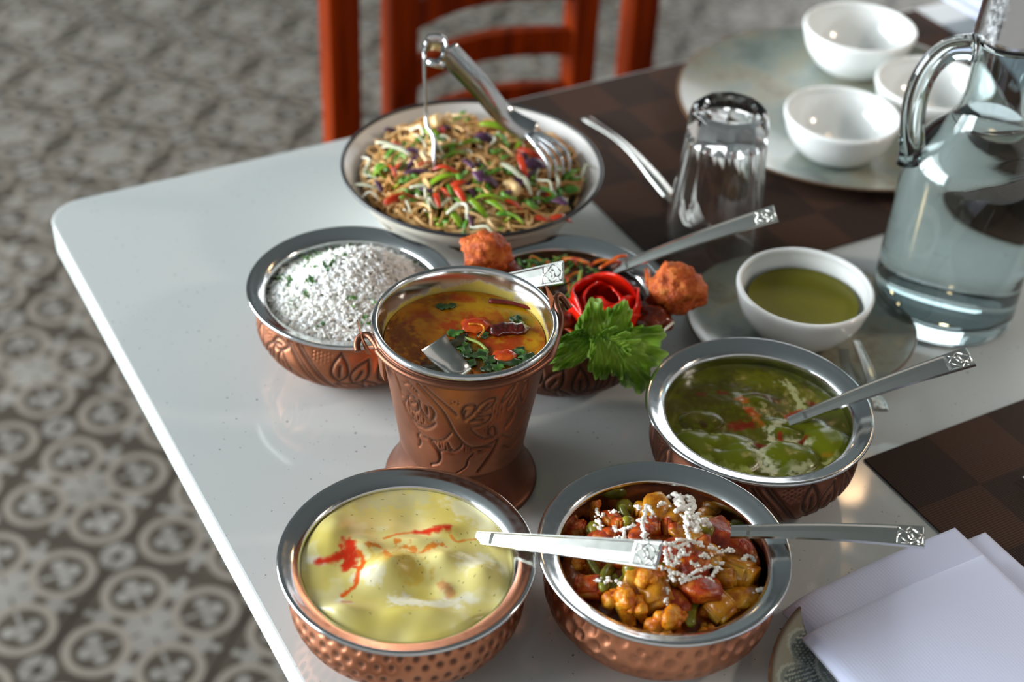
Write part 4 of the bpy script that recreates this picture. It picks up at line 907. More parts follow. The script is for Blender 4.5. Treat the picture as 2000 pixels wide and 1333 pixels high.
# soup in the bucket
def reg(dx, dy, R):
    ex = 'left' if dx < -0.33*R else ('right' if dx > 0.33*R else ''); ey = 'back' if dy > 0.33*R else ('front' if dy < -0.33*R else '')
    return (ey+' '+ex).strip() or 'middle'
def rasam():
    R = 0.0556; f = Field(BK, 0.1290, R, 90, 220, lambda a, b: at(680+a/2.665, 500+b/2.665, 0.1290)); f.c = BK
    n1 = fbm(f.x, f.y, 60, 4.0); n2 = fbm(f.x, f.y, 110, 9.0); f.z += 0.0003*n2
    g = np.clip(0.5+n1*1.1, 0, 1)[:, None]; f.col = np.array(srgb(146, 64, 8))*g+np.array(srgb(180, 112, 14))*(1-g)
    h = np.clip(n2*1.6, 0, 0.6)[:, None]; f.col = f.col*(1-h)+np.array(srgb(176, 122, 14))*h
    Y, D, R_ = (186, 142, 14), (92, 26, 6), (166, 44, 6)
    f.paint([(540, 260), (700, 250), (850, 280), (940, 340)], 0.0070, Y, 0.75, 1.0).paint([(930, 480), (960, 420), (900, 520), (860, 560)], 0.0060, (190, 138, 14), 0.8, 1.0).paint([(300, 450), (260, 380), (350, 520)], 0.010, D, 0.7, 1.0).paint([(380, 230), (520, 215)], 0.006, D, 0.5, 1.0).paint([(640, 230), (560, 220)], 0.004, R_, 0.7, 0.8)
    f.paint([(500, 370), (540, 360)], 0.006, R_, 0.8, 0.8).paint([(640, 330), (680, 360), (650, 400)], 0.008, R_, 0.9, 0.8).paint([(740, 460), (800, 500), (860, 440)], 0.008, R_, 0.85, 1.0).paint([(770, 540), (820, 520)], 0.006, (190, 60, 10), 0.8, 0.8).paint([(620, 470), (680, 520), (620, 540), (740, 570)], 0.0090, (70, 62, 10), 0.75, 1.0).paint([(420, 560), (520, 590)], 0.008, (52, 16, 8), 0.8, 0.9).paint([(860, 320), (950, 330)], 0.006, (126, 112, 16), 0.6, 1.0)
    f.obj('rasam_soup', 'rasam', 'red-orange spiced tomato soup in the copper bucket', 'soup', 0.03)
    z = 0.1298; S = lambda a, b, dz=0.0: at(680+a/2.665, 500+b/2.665, z+dz)
    # pieces floating on it
    def on(name, V, F, mat, p, label, cat, group=None): return ob(name, V, F, mat, loc=tuple(p), label=label, cat=cat, group=group)
    V, F = blob(3, 0.25, 2.0, 1, (0.0105, 0.0085, 0.0035)); on('tomato_piece', V, F, 'rasam_tomato', S(665, 365), 'orange-red tomato piece floating beside the dried chili', 'tomato')
    V, F = blob(3, 0.3, 2.2, 2, (0.0085, 0.0065, 0.0025)); on('tomato_piece', V, F, 'rasam_tomato', S(815, 520, 0.0), 'red tomato piece floating near the front right of the soup', 'tomato')
    pa, pb = S(735, 405), S(945, 372); P = smoothpath(np.array([pa-pa, (pb-pa)*0.35+np.array((0, 0.002, 0.001)), (pb-pa)*0.7, pb-pa]), 20)
    V, F = tube(P, [0.0015, 0.0042]+[0.0062]*14+[0.0050, 0.0038, 0.0026, 0.0012], 12, flat=0.6); V += np.array([[0, 0, 0.0006*math.sin(v[0]*900)] for v in V]); on('dried_chili', V, F, 'dried_chili', pa, 'dark wrinkled dried red chili floating in the soup', 'chili')
    pa = S(735, 232, 0); V, F = tube(smoothpath([(0, 0, 0), (0.020, -0.004, 0.001), (0.048, -0.016, 0.0)], 14), np.linspace(0.0028, 0.0012, 14), 8, flat=0.6); on('chili_sliver', V, F, 'dried_chili', pa, 'thin red chili sliver along the back wall of the bucket', 'chili')
    V, F = tube(smoothpath([S(600, 425)-S(600, 425), S(680, 460)-S(600, 425)+np.array((0, 0, 0.001)), S(725, 495)-S(600, 425)], 12), 0.0011, 7); on('coriander_sprig', V, F, 'herb_stem', S(600, 425), 'pale green coriander stem floating in the soup', 'herb')
    V, F = tube(smoothpath(np.array([(0, 0, 0), (0.003, 0.006, 0.002), (0.001, 0.013, 0.001), (-0.008, 0.014, 0.0005)]), 16), 0.0007, 6); on('ginger_sliver', V, F, 'cauliflower', S(680, 425, 0.003), 'thin orange sliver curled over the tomato piece', 'ginger')
    def leafm(seed, L, w):
        r = random.Random(seed)
        def fn(a, b):
            wl = w*np.sin(np.pi*np.clip(a*0.96+0.03, 0, 1))**0.7*(1+0.25*np.sin(a*26+seed)); al = b*2-1
            return np.stack([(a-0.5)*L, wl*al, 0.0008+0.0012*np.sin(a*7+seed)*al-0.0006*al*al], -1)
        return thicken(*grid(fn, 14, 7), 0.0005)
    lm = [leafm(k, 0.014, 0.0042) for k in range(3)]; GL = 'coriander leaves floating in the soup'; first = [None]*3
    for i, (a, b, r) in enumerate(((560, 400, 0.4), (610, 500, 1.2), (660, 520, 0.1), (700, 515, 2.0), (640, 560, 2.6), (720, 590, 0.3), (780, 575, 1.0), (870, 500, 0.6), (840, 560, 0.1), (900, 515, 2.2), (700, 410, 1.7), (870, 330, 0.2), (890, 360, 1.4), (510, 262, 0.2), (930, 545, 1.0), (590, 470, 2.0), (740, 545, 0.9))):
        k = i % 3
        if first[k] is None: first[k] = o = ob('coriander_leaf', *lm[k], 'herb_dark' if k else 'herb', loc=tuple(S(a, b)), label='small green coriander leaf floating in the soup', cat='leaf', group=GL)
        else: o = copy(first[k], S(a, b))
        o['label'] = ('dark ' if k else 'bright ')+'green coriander leaf floating at the '+reg(S(a, b)[0]-BK[0], S(a, b)[1]-BK[1], R)+' of the soup'; o.rotation_euler = (0, 0, r); o.scale = (0.9+0.3*math.sin(i), 1, 1)
    V, F = leafm(7, 0.024, 0.0050); o = on('curry_leaf', V, F, 'curry_leaf', S(560, 455), 'dark curry leaf floating beside the spoon in the soup', 'leaf'); o.rotation_euler = (0, 0, 0.9)
    V, F = leafm(9, 0.026, 0.0055); o = on('curry_leaf', V, F, 'curry_leaf', S(470, 585), 'dark curry leaf at the front wall of the bucket', 'leaf'); o.rotation_euler = (0, 0, 0.1)
rasam()

# rice
def rice():
    R = 0.0665
    def hgt(x, y):
        r = np.hypot(x, y)/R; base = 0.052+0.006*np.sqrt(np.clip(1-r*r, 0, 1))
        m = 0.032*np.exp(-(((x-0.014)/0.036)**2+((y-0.006)/0.032)**2))+0.012*np.exp(-(((x+0.022)/0.024)**2+((y-0.004)/0.026)**2))+0.006*np.exp(-(((x+0.004)/0.05)**2+((y+0.02)/0.022)**2))
        return base+m*np.clip((1-r)*6, 0, 1)
    x, y, F = polar(R, 40, 100); z = hgt(x, y)+0.0016*fbm(x, y, 160, 6.0)-0.0012
    root = thing('steamed_rice', 'mound of steamed white rice with chopped coriander', 'rice', (*RICE, 0.0)); 
    V = np.stack([x, y, z], 1); n = len(V); last = list(range(n-100, n)); low = V[last].copy(); low[:, 2] = 0.035; V = np.vstack([V, low]); F = F+[(last[j], n+j, n+(j+1) % 100, last[(j+1) % 100]) for j in range(100)]
    ob('rice_bed', V, F, 'rice_bed', root)
    # single grains, far too many to count
    k = 5; ring = [(0.0, 0.0), (0.22, 0.75), (0.5, 1.0), (0.78, 0.8), (1.0, 0.0)]; gv = []; 
    for q, rr in ring[1:-1]:
        for j in range(k): a = 2*math.pi*j/k; gv.append((q-0.5, rr*math.cos(a), rr*math.sin(a)))
    gv.append((-0.5, 0, 0)); gv.append((0.5, 0, 0)); gv = np.array(gv); gf = []
    for i in range(2): gf += [(i*k+j, i*k+(j+1) % k, (i+1)*k+(j+1) % k, (i+1)*k+j) for j in range(k)]
    gf += [(15, (j+1) % k, j) for j in range(k)]+[(16, 10+j, 10+(j+1) % k) for j in range(k)]
    N_ = 5200; rr = R*0.985*np.sqrt(rng.random(N_)); th = rng.random(N_)*2*math.pi; gx, gy = rr*np.cos(th), rr*np.sin(th); gz = hgt(gx, gy)+0.0016*fbm(gx, gy, 160, 6.0)+rng.uniform(-0.001, 0.0026, N_)
    L = rng.uniform(0.0070, 0.0098, N_); wd = rng.uniform(0.00105, 0.00140, N_); az = rng.random(N_)*2*math.pi; el = rng.normal(0, 0.28, N_)
    Vs = []; Fs = []
    for i in range(N_):
        M_ = rotm(rng.random()*3, el[i], az[i]); v = gv.copy(); v[:, 2] += 0.35*(v[:, 0]**2)*rng.uniform(-1, 1)*4; v *= (L[i], wd[i], wd[i]); Vs.append(v@M_.T+(gx[i], gy[i], gz[i])); Fs += [[a+i*17 for a in f] for f in gf]
    ob('rice_grains', np.concatenate(Vs), Fs, 'rice_grain', root, kind='stuff')
    # chopped coriander
    mb = MB(); r2 = random.Random(11)
    def flake(px_, py_, s):
        p = at(px_, py_, 0.075)
        for _ in range(6):                       # settle on the mound along the line of sight
            zz = float(hgt(np.array([p[0]-RICE[0]]), np.array([p[1]-RICE[1]]))[0])+0.004; p = at(px_, py_, zz)
        lob = r2.randint(3, 5); n = 12; a0 = r2.random()*6; pts = [(0, 0, 0)]
        for j in range(n):
            a = 2*math.pi*j/n; rd = s*(0.55+0.45*math.sin(a*lob/2+a0)**2)*r2.uniform(0.7, 1.15); pts.append((rd*math.cos(a), rd*0.7*math.sin(a), r2.uniform(-0.15, 0.35)*s))
        V = np.array(pts)@rotm(r2.uniform(-0.7, 0.7), r2.uniform(-0.6, 0.6), r2.random()*6).T; V, F = thicken(V, [(0, 1+j, 1+(j+1) % n) for j in range(n)], 0.0003)
        mb.add(V+(p-np.array((*RICE, 0.0))), F)
    for _ in range(70):
        t = r2.random(); flake(585+t*125+r2.gauss(0, 10), 512-t*38+r2.gauss(0, 9), r2.uniform(0.0016, 0.0032))
    for a, b, n in ((570, 550, 9), (605, 548, 9), (570, 592, 4), (688, 580, 5), (683, 565, 4), (720, 582, 4), (600, 500, 8), (712, 630, 4), (545, 545, 4), (640, 520, 10), (620, 640, 2), (600, 575, 3), (700, 600, 2), (810, 520, 3), (640, 480, 6)):
        for _ in range(n): flake(a+r2.gauss(0, 6), b+r2.gauss(0, 6), r2.uniform(0.0015, 0.0036))
    ob('chopped_coriander', *mb.get(), 'herb', root, kind='stuff', smooth=False)
rice()

# mixed vegetables
def region(dx, dy, R):
    ex = 'left' if dx < -0.33*R else ('right' if dx > 0.33*R else ''); ey = 'back' if dy > 0.33*R else ('front' if dy < -0.33*R else '')
    return (ey+' '+ex).strip() or 'middle'
def veg():
    R = 0.0662; cx, cy = VEG
    def hgt(x, y):
        r = np.hypot(x, y)/R; return 0.044+0.020*np.clip(1-r**2.2, 0, 1)+0.008*np.exp(-(((x+0.012)/0.05)**2+((y-0.008)/0.03)**2))*np.clip(1-r, 0, 1)*1.4
    x, y, F = polar(R, 40, 90); V = np.stack([x, y, hgt(x, y)-0.009+0.003*fbm(x, y, 80, 2.0)], 1); n = len(V); last = list(range(n-90, n)); low = V[last].copy(); low[:, 2] = 0.02; low[:, :2] *= 0.95
    V = np.vstack([V, low]); F = F+[(last[j], n+j, n+(j+1) % 90, last[(j+1) % 90]) for j in range(90)]; V[:, 2] -= 0.0
    ob('masala_gravy', V, F, 'gravy_veg', loc=(cx, cy, 0), label='thick orange-brown masala gravy under the mixed vegetables', cat='gravy')
    GV = 'pieces of the mixed vegetable dish'
    def cauli(seed):
        r = random.Random(seed); mb = MB()
        for i in range(9):
            a = r.random()*6.28; e = r.uniform(0.1, 1.4); rad = r.uniform(0.0032, 0.0052)
            V, F = blob(2, 0.35, 2.6, seed*10+i, (rad, rad, rad)); mb.add(V+np.array((0.0065*math.cos(a)*math.cos(e), 0.0065*math.sin(a)*math.cos(e), 0.0055*math.sin(e))), F)
        mb.add(*tube(smoothpath([(0, 0, 0.003), (0.002, 0.001, -0.004), (0.003, 0.001, -0.010)], 8), np.linspace(0.005, 0.0032, 8), 8)); return mb.get()
    def cube(seed, s):
        r = random.Random(seed); bm = bmesh.new(); bmesh.ops.create_cube(bm, size=1); bmesh.ops.bevel(bm, geom=bm.edges[:], offset=0.14, segments=2, affect='EDGES'); bmesh.ops.subdivide_edges(bm, edges=bm.edges[:], cuts=1, use_grid_fill=True)
        for v in bm.verts: v.co = Vector((v.co.x*s[0], v.co.y*s[1], v.co.z*s[2]))*(1+0.12*noise.noise(v.co*2+Vector((seed, 0, 0))))
        return bmget(bm)
    def bean(seed, L): return tube(smoothpath([(-L/2, 0, 0), (0, 0.002*math.sin(seed), 0.001), (L/2, 0, 0)], 12), [0.0018]+[0.0030]*10+[0.0018], 10, flat=0.75)
    def slice_(seed, r): return blob(3, 0.18, 1.6, seed, (r, r*0.72, r*0.34))
    kinds = {
        'cauliflower_floret': ('cauliflower', [cauli(1), cauli(2), cauli(3)], 'knobbly orange cauliflower floret in the mixed vegetable bowl', 'cauliflower'),
        'carrot_piece': ('carrot', [cube(1, (0.0125, 0.011, 0.010)), cube(2, (0.016, 0.009, 0.008))], 'red-orange carrot chunk in the mixed vegetable bowl', 'carrot'),
        'green_pea': ('pea', [blob(2, 0.08, 1.5, 4, (0.0058, 0.0055, 0.0052)), blob(2, 0.1, 1.5, 5, (0.0052, 0.0052, 0.0048))], 'round olive-green pea in the mixed vegetable bowl', 'pea'),
        'green_bean': ('bean', [bean(1, 0.024), bean(2, 0.018)], 'short olive-green bean piece in the mixed vegetable bowl', 'bean'),
        'tomato_piece': ('tomato_piece', [blob(3, 0.3, 1.8, 6, (0.012, 0.009, 0.006)), blob(3, 0.3, 1.8, 7, (0.017, 0.008, 0.006))], 'soft dark red tomato piece in the mixed vegetable bowl', 'tomato'),
        'potato_piece': ('potato', [cube(5, (0.018, 0.013, 0.011)), slice_(8, 0.0135), cube(6, (0.014, 0.013, 0.012))], 'yellow masala-coated potato chunk in the mixed vegetable bowl', 'potato')}
    protos = {}
    r2 = random.Random(21)
    def put(kind, px_, py_, k=0, s=1.0, dz=0.0, rot=None):
        p = at(px_, py_, 0.066)
        for _ in range(6): p = at(px_, py_, float(hgt(np.array([p[0]-cx]), np.array([p[1]-cy]))[0])+dz)
        rot = rot or (r2.uniform(-0.5, 0.5), r2.uniform(-0.5, 0.5), r2.random()*6.28); mat, ms, label, cat = kinds[kind]; k %= len(ms)
        if (kind, k) not in protos: o = protos[(kind, k)] = ob(kind, *ms[k], mat, loc=tuple(p), label=label, cat=cat, group=GV)
        else: o = copy(protos[(kind, k)], p)
        o['label'] = ('big ' if s > 1.15 else '')+label.replace('in the mixed', 'at the '+region(p[0]-cx, p[1]-cy, R)+' of the mixed')
        o.rotation_euler = rot; o.scale = (s, s, s)
    z6 = lambda a, b: (1100+a/4.4425, 940+b/4.4425)
    spec = [('cauliflower_floret', 130, 200, 0, 1.15), ('cauliflower_floret', 250, 220, 1, 1.05), ('cauliflower_floret', 20, 300, 2, 0.9), ('cauliflower_floret', 730, 850, 0, 1.15), ('cauliflower_floret', 520, 1080, 1, 1.35), ('cauliflower_floret', 640, 1130, 2, 1.0), ('cauliflower_floret', 880, 1220, 0, 1.25), ('cauliflower_floret', 960, 1180, 1, 0.9),
        ('carrot_piece', 110, 430, 0, 1.15), ('carrot_piece', 420, 340, 1, 1.2), ('carrot_piece', 260, 930, 0, 1.35), ('carrot_piece', 180, 900, 0, 1.0), ('carrot_piece', 490, 370, 0, 0.8), ('carrot_piece', 640, 480, 1, 1.0), ('carrot_piece', 960, 420, 0, 0.6), ('carrot_piece', 400, 470, 0, 0.8),
        ('green_pea', 280, 430, 0, 1.25), ('green_pea', 535, 230, 1, 1.25), ('green_pea', 600, 780, 0, 1.2), ('green_pea', 1240, 440, 0, 1.2), ('green_pea', 560, 360, 1, 1.0), ('green_pea', 1460, 430, 1, 1.2), ('green_pea', 1600, 760, 0, 1.1),
        ('green_bean', 390, 840, 0, 1.25), ('green_bean', 1130, 1140, 0, 1.2), ('green_bean', 850, 850, 0, 1.0), ('green_bean', 480, 880, 1, 1.0), ('green_bean', 560, 290, 1, 0.9), ('green_bean', 70, 280, 1, 1.1),
        ('tomato_piece', 1100, 760, 0, 1.2), ('tomato_piece', 1160, 930, 0, 1.5), ('tomato_piece', 1420, 540, 1, 1.45), ('tomato_piece', 1010, 600, 0, 0.9), ('tomato_piece', 960, 1080, 0, 1.0), ('tomato_piece', 1560, 620, 1, 0.9), ('tomato_piece', 1320, 420, 0, 0.9), ('tomato_piece', 320, 500, 0, 0.9),
        ('potato_piece', 830, 310, 1, 1.30), ('potato_piece', 970, 330, 0, 1.1), ('potato_piece', 1500, 780, 0, 1.45), ('potato_piece', 1410, 840, 2, 1.0), ('potato_piece', 800, 1000, 2, 1.55), ('potato_piece', 660, 930, 1, 1.2), ('potato_piece', 1350, 1100, 2, 1.35), ('potato_piece', 1530, 1000, 1, 1.1), ('potato_piece', 700, 260, 2, 0.9), ('potato_piece', 1080, 460, 1, 0.9), ('potato_piece', 1260, 640, 1, 1.0), ('potato_piece', 1250, 300, 2, 0.8), ('potato_piece', 950, 830, 0, 0.9)]
    for kind, a, b, k, s in spec:
        rot = (0.1, 0.2, 1.35) if kind == 'green_bean' and k == 0 else None
        put(kind, *z6(a, b), k, s, -0.0015+(0.003 if kind == 'cauliflower_floret' else 0), rot)
    names = list(kinds)
    for _ in range(46):
        a = r2.random()*6.28; rr = R*0.88*math.sqrt(r2.random()); q = np.array((cx+rr*math.cos(a), cy+rr*math.sin(a))); kind = r2.choice(names); mat, ms, label, cat = kinds[kind]; k = r2.randrange(len(ms))
        z = float(hgt(np.array([q[0]-cx]), np.array([q[1]-cy]))[0])-0.0065; o = copy(protos[(kind, k)], (q[0], q[1], z)); o.rotation_euler = (r2.uniform(-1, 1), r2.uniform(-1, 1), r2.random()*6.28); s = r2.uniform(0.7, 1.05); o.scale = (s, s, s)
        o['label'] = 'half-buried '+label.replace('in the mixed', 'at the '+region(q[0]-cx, q[1]-cy, R)+' of the mixed')
    # white crumbled cream threads on top
    mb = MB()
    def P3(a, b, dz=0.0085):
        px_, py_ = z6(a, b); p = at(px_, py_, 0.07)
        for _ in range(6): p = at(px_, py_, float(hgt(np.array([p[0]-cx]), np.array([p[1]-cy]))[0])+dz)
        return p-np.array((cx, cy, 0))
    def strand(w, *pts, dz=0.0085):
        P = smoothpath(np.array([P3(a+r2.uniform(-6, 6), b+r2.uniform(-6, 6), dz+r2.uniform(-0.0006, 0.0012)) for a, b in pts]), max(8, 6*len(pts))); n = len(P)
        rad = np.array([w*r2.uniform(0.45, 1.05) for _ in range(n)]); rad[0] *= 0.4; rad[-1] *= 0.4; P = P+rng.normal(0, w*0.22, P.shape); mb.add(*tube(P, rad, 6, flat=0.8))
        for _ in range(2+n//6):
            q = P[r2.randrange(n)]+rng.normal(0, w*0.9, 3)*(1, 1, 0.3); s_ = w*r2.uniform(0.4, 0.85); V, F = blob(1, 0.5, 2.0, r2.random()*9, (s_, s_*0.8, s_*0.6)); mb.add(V+q, F)
    strand(.0018, (810, 180), (860, 150), (920, 135)); strand(.0017, (820, 200), (890, 190))
    for pts in (((960, 110), (1010, 140), (1090, 150), (1130, 190)), ((960, 150), (1000, 210), (1060, 230), (1120, 220)), ((970, 260), (1040, 250), (1110, 280)), ((1010, 120), (1030, 200), (1070, 270), (1100, 330)), ((1080, 150), (1120, 200), (1110, 270), (1140, 330)), ((1060, 300), (1080, 370), (1130, 380)), ((1120, 320), (1160, 380), (1160, 440)), ((1150, 300), (1190, 350), (1240, 360), (1270, 385)), ((1200, 340), (1250, 350))): strand(.0024, *pts, dz=0.010)
    for pts in (((610, 215), (680, 245)), ((715, 210), (705, 290), (690, 340)), ((735, 230), (780, 290)), ((640, 355), (700, 350), (735, 360)), ((690, 370), (700, 430), (730, 480)), ((630, 385), (560, 400), (520, 420)), ((520, 420), (530, 470), (500, 500), (450, 500)), ((680, 460), (710, 500)), ((440, 410), (470, 440)), ((280, 245), (310, 300)), ((410, 270), (450, 265)), ((285, 345), (330, 370)), ((305, 400), (325, 420)), ((1070, 400), (1090, 470), (1100, 520)), ((1090, 500), (1140, 540), (1190, 545), (1195, 570)), ((870, 540), (940, 545), (1010, 520), (1070, 510)), ((940, 540), (1000, 570), (1060, 540), (1100, 570)), ((880, 600), (900, 680), (920, 730)), ((920, 580), (950, 670), (980, 700), (930, 740)), ((990, 700), (1030, 600), (1060, 640), (1110, 620)), ((950, 690), (1010, 660), (1080, 630)), ((910, 760), (930, 830), (960, 860)), ((920, 790), (990, 810), (1050, 820)), ((1010, 860), (1090, 830), (1190, 760)), ((1020, 890), (1100, 850), (1200, 820)), ((1200, 770), (1290, 740)), ((1180, 660), (1240, 640), (1270, 670)), ((1230, 830), (1290, 870), (1320, 930)), ((1290, 830), (1330, 760), (1360, 760)), ((1380, 620), (1430, 590), (1490, 620)), ((1250, 570), (1310, 590), (1350, 640)), ((1540, 690), (1610, 650), (1660, 680), (1650, 720)), ((1100, 700), (1150, 730), (1180, 720)), ((1360, 710), (1390, 720)), ((850, 740), (860, 780)), ((450, 870), (520, 900)), ((360, 890), (400, 830)), ((290, 860), (330, 870)), ((890, 930), (910, 980), (880, 1050)), ((1670, 960), (1730, 940), (1770, 935)), ((330, 290), (350, 280))): strand(.00165, *pts)
    ob('cream_threads', *mb.get(), 'paneer', loc=(cx, cy, 0), label='white crumbled cream threads on top of the mixed vegetables', cat='cream')
veg()

# dish with tomato rose
def chili():
    cx, cy = CHILI; R = 0.0665; x, y, F = polar(R, 50, 120); z = 0.050+0.003*fbm(x, y, 60, 3.0)+0.006*bumpf(x, y, 0.0, 0.0, 0.035, 0.03)
    V = np.stack([x, y, z], 1); n = len(V); last = list(range(n-120, n)); low = V[last].copy(); low[:, 2] = 0.03; low[:, :2] *= 0.93; V = np.vstack([V, low]); F = F+[(last[j], n+j, n+(j+1) % 120, last[(j+1) % 120]) for j in range(120)]
    ob('dark_gravy', V, F, 'gravy_dark', loc=(cx, cy, 0), label='dark brown gravy behind the tomato rose', cat='gravy')
    r2 = random.Random(4); mg = MB(); mr = MB(); ms = MB()
    for i in range(150):
        a = r2.random()*6.28; rr = 0.055*math.sqrt(r2.random()); p = np.array((rr*math.cos(a), rr*math.sin(a), 0.0560+r2.uniform(0, 0.008))); L = r2.uniform(0.008, 0.020); q = r2.random()*6.28; d = np.array((math.cos(q), math.sin(q), r2.uniform(-0.2, 0.25)))*L
        bend = np.array((r2.uniform(-1, 1), r2.uniform(-1, 1), r2.uniform(0, 1)))*L*0.25; V, F = tube(smoothpath([p, p+d*0.5+bend, p+d], 7), r2.uniform(0.0007, 0.0018), 5, flat=0.4)
        (mg if i % 5 in (0, 1, 3) else (mr if i % 5 == 2 else ms)).add(V, F)
    for a, b, c, d in ((1150, 520, 1190, 508), (1170, 525, 1210, 510), (1190, 512, 1225, 500), (1263, 520, 1266, 560), (1100, 505, 1150, 515)):
        p, q = at(a, b, 0.064)-np.array((cx, cy, 0)), at(c, d, 0.068)-np.array((cx, cy, 0)); mr.add(*tube(smoothpath([p, (p+q)/2+(0, 0, 0.002), q], 8), 0.0022, 6, flat=0.5))
    t = thing('shredded_garnish', 'shredded green herbs and chili strips behind the tomato rose', 'garnish', (cx, cy, 0))
    ob('green_shreds', *mg.get(), 'herb', t, kind='stuff'); ob('red_shreds', *mr.get(), 'carrot', t, kind='stuff'); ob('pale_shreds', *ms.get(), 'herb_stem', t, kind='stuff')
    # drumettes
    def lolly(px_, py_, z, rad, seed, toward, label):
        p = at(px_, py_, z); t = thing('chicken_drumette', label, 'chicken', tuple(p), 'fried chicken drumettes')
        V, F = blob(4, 0.30, 1.7, seed, (rad*1.12, rad, rad*1.02), 0.16, 5.5); ob('meat', V, F, 'chicken', t)
        q = np.array(toward)-p; P = smoothpath([q*0.12, q*0.5+np.array((0, 0, 0.001)), q], 14); V, F = tube(P, np.linspace(rad*0.72, rad*0.42, 14), 12); V += np.array([[0, 0, 0.0012*noise.noise(Vector(v)*300)] for v in V]); ob('stalk', V, F, 'chicken_dark', t)
    lolly(951, 494, 0.086, 0.0168, 3, at(1010, 540, 0.062), 'fried orange chicken drumette on the left rim beside the noodle bowl')
    lolly(1322, 566, 0.078, 0.0200, 5, at(1270, 600, 0.064), 'fried orange chicken drumette on the right rim beside the tomato rose')
    V, F = blob(4, 0.3, 1.8, 9, (0.0175, 0.014, 0.011), 0.15, 5); ob('fried_chicken_piece', V, F, 'chicken_dark', loc=tuple(at(1272, 622, 0.064)), label='dark glazed chicken piece between tomato rose and right drumette', cat='chicken')
    V, F = blob(3, 0.3, 1.8, 12, (0.013, 0.010, 0.008), 0.15, 5); ob('fried_chicken_piece', V, F, 'chicken_dark', loc=tuple(at(1095, 630, 0.064)), label='dark glazed chicken piece left of the tomato rose', cat='chicken')
    V, F = tube([np.zeros(3), at(1283, 658, 0.0665)-at(1315, 630, 0.070)], 0.0011, 7); ob('onion_sliver', V, F, 'cabbage_white', loc=tuple(at(1315, 630, 0.070)), label='pale onion sliver over the rim right of the lettuce', cat='onion')
    # tomato rose: overlapping curled peel petals
    c = at(1180, 606, 0.066); mb = MB()
    for az, Rr, e1, half, cxy in ((-105, 0.0285, 24, 78, (0.000, 0.000)), (-15, 0.0275, 34, 70, (0.002, 0.000)), (165, 0.0265, 38, 70, (-0.002, 0.0)), (75, 0.0260, 48, 75, (0, 0.002)), (-60, 0.0225, 50, 75, (0.002, 0)), (150, 0.0205, 58, 80, (-0.001, 0.001)), (30, 0.0170, 66, 85, (0.001, 0.001)), (-120, 0.0135, 72, 110, (0, 0))):
        def fn(a, b, az=az, Rr=Rr, e1=e1, half=half, cxy=cxy):
            t_ = 2*a-1; ph = math.radians(az)+math.radians(half)*t_; top = math.radians(e1)*(1-0.55*np.abs(t_)**2.2)-0.10*np.sin(t_*4+az); el = math.radians(-55)+b*(top-math.radians(-55))
            r = Rr*(1+0.10*np.clip((b-0.82)/0.18, 0, 1)**2+0.03*t_)
            return np.stack([cxy[0]+r*np.cos(el)*np.cos(ph), cxy[1]+r*np.cos(el)*np.sin(ph), r*np.sin(el)*1.02], -1)
        mb.add(*thicken(*grid(fn, 28, 18), 0.0016))
    V, F = mb.get(); ob('tomato_rose', V, F, 'rose_skin', loc=tuple(c), label='glossy red rose curled from tomato peel on the lettuce', cat='garnish')
    # lettuce
    base = at(1187, 665, 0.076); mb = MB(); pat = []
    def lobe(inner, outer, seed, amp=1.0, nu=48, nv=170, bulge=0.006):
        I_ = smoothpath(np.array([at(*q) for q in inner])-base, nv); E_ = smoothpath(np.array([at(*q) for q in outer])-base, nv); vw = np.array((0.05, -0.72, 0.69))
        def fn(a, b):
            j = np.clip((b*(nv-1)).round().astype(int), 0, nv-1); q = a[..., None]
            tooth = 0.10*np.sqrt(np.abs(np.sin(b*20+seed)))+0.07*np.sqrt(np.abs(np.sin(b*47+seed*2)))
            k = q*(1-0.12+tooth[..., None]*q**2); P = I_[j]*(1-k)+E_[j]*k+vw*bulge*np.sin(np.pi*np.clip(q*0.85, 0, 1))
            ruf = ((a**4)*(0.0080*np.sin(b*31+seed+a*2)+0.0060*np.sin(b*57+seed*1.7-a*5)+0.0016*np.sin(b*103+a*9+seed))+a*0.0050*np.sin(b*7+seed*2))*amp
            side = (a**4)*0.0018*np.sin(b*29+seed*3+a*5); crease = 0.0014*np.sin(a*17+seed+4*np.sin(b*13+seed))*np.sin(b*19+seed+5*a)
            return P+(ruf+crease)[..., None]*vw+side[..., None]*np.array((1.0, 0, 0.2))
        V, F = grid(fn, nu, nv); A_, B_ = np.meshgrid(np.linspace(0, 1, nu), np.linspace(0, 1, nv), indexing='ij')
        vein = np.exp(-((np.abs(((B_*5+0.25*np.sin(A_*4+seed)) % 1)-0.5))/0.05)**2)*(1-A_*0.6)+0.35*(A_ > 0.93); mb.add(V, F); pat.append(np.clip(vein, 0, 1).ravel())
    lobe([(1135, 676, .072), (1160, 672, .075), (1190, 668, .077), (1224, 664, .077)], [(1122, 655, .080), (1132, 622, .092), (1146, 594, .103), (1166, 585, .109), (1186, 606, .104), (1203, 594, .108), (1220, 592, .106), (1230, 618, .096), (1236, 650, .083)], 1.1)
    lobe([(1145, 640, 0.087), (1152, 662, 0.081), (1152, 688, 0.073)], [(1110, 650, 0.086), (1078, 668, 0.076), (1063, 692, 0.066), (1072, 716, 0.058), (1095, 724, 0.054), (1118, 718, 0.057), (1140, 704, 0.065)], 2.3)
    lobe([(1150, 655, 0.084), (1180, 662, 0.085), (1212, 676, 0.081)], [(1150, 690, 0.074), (1146, 712, 0.063), (1156, 733, 0.054), (1178, 740, 0.052), (1194, 728, 0.058), (1206, 744, 0.050), (1228, 738, 0.054)], 3.7, 1.2)
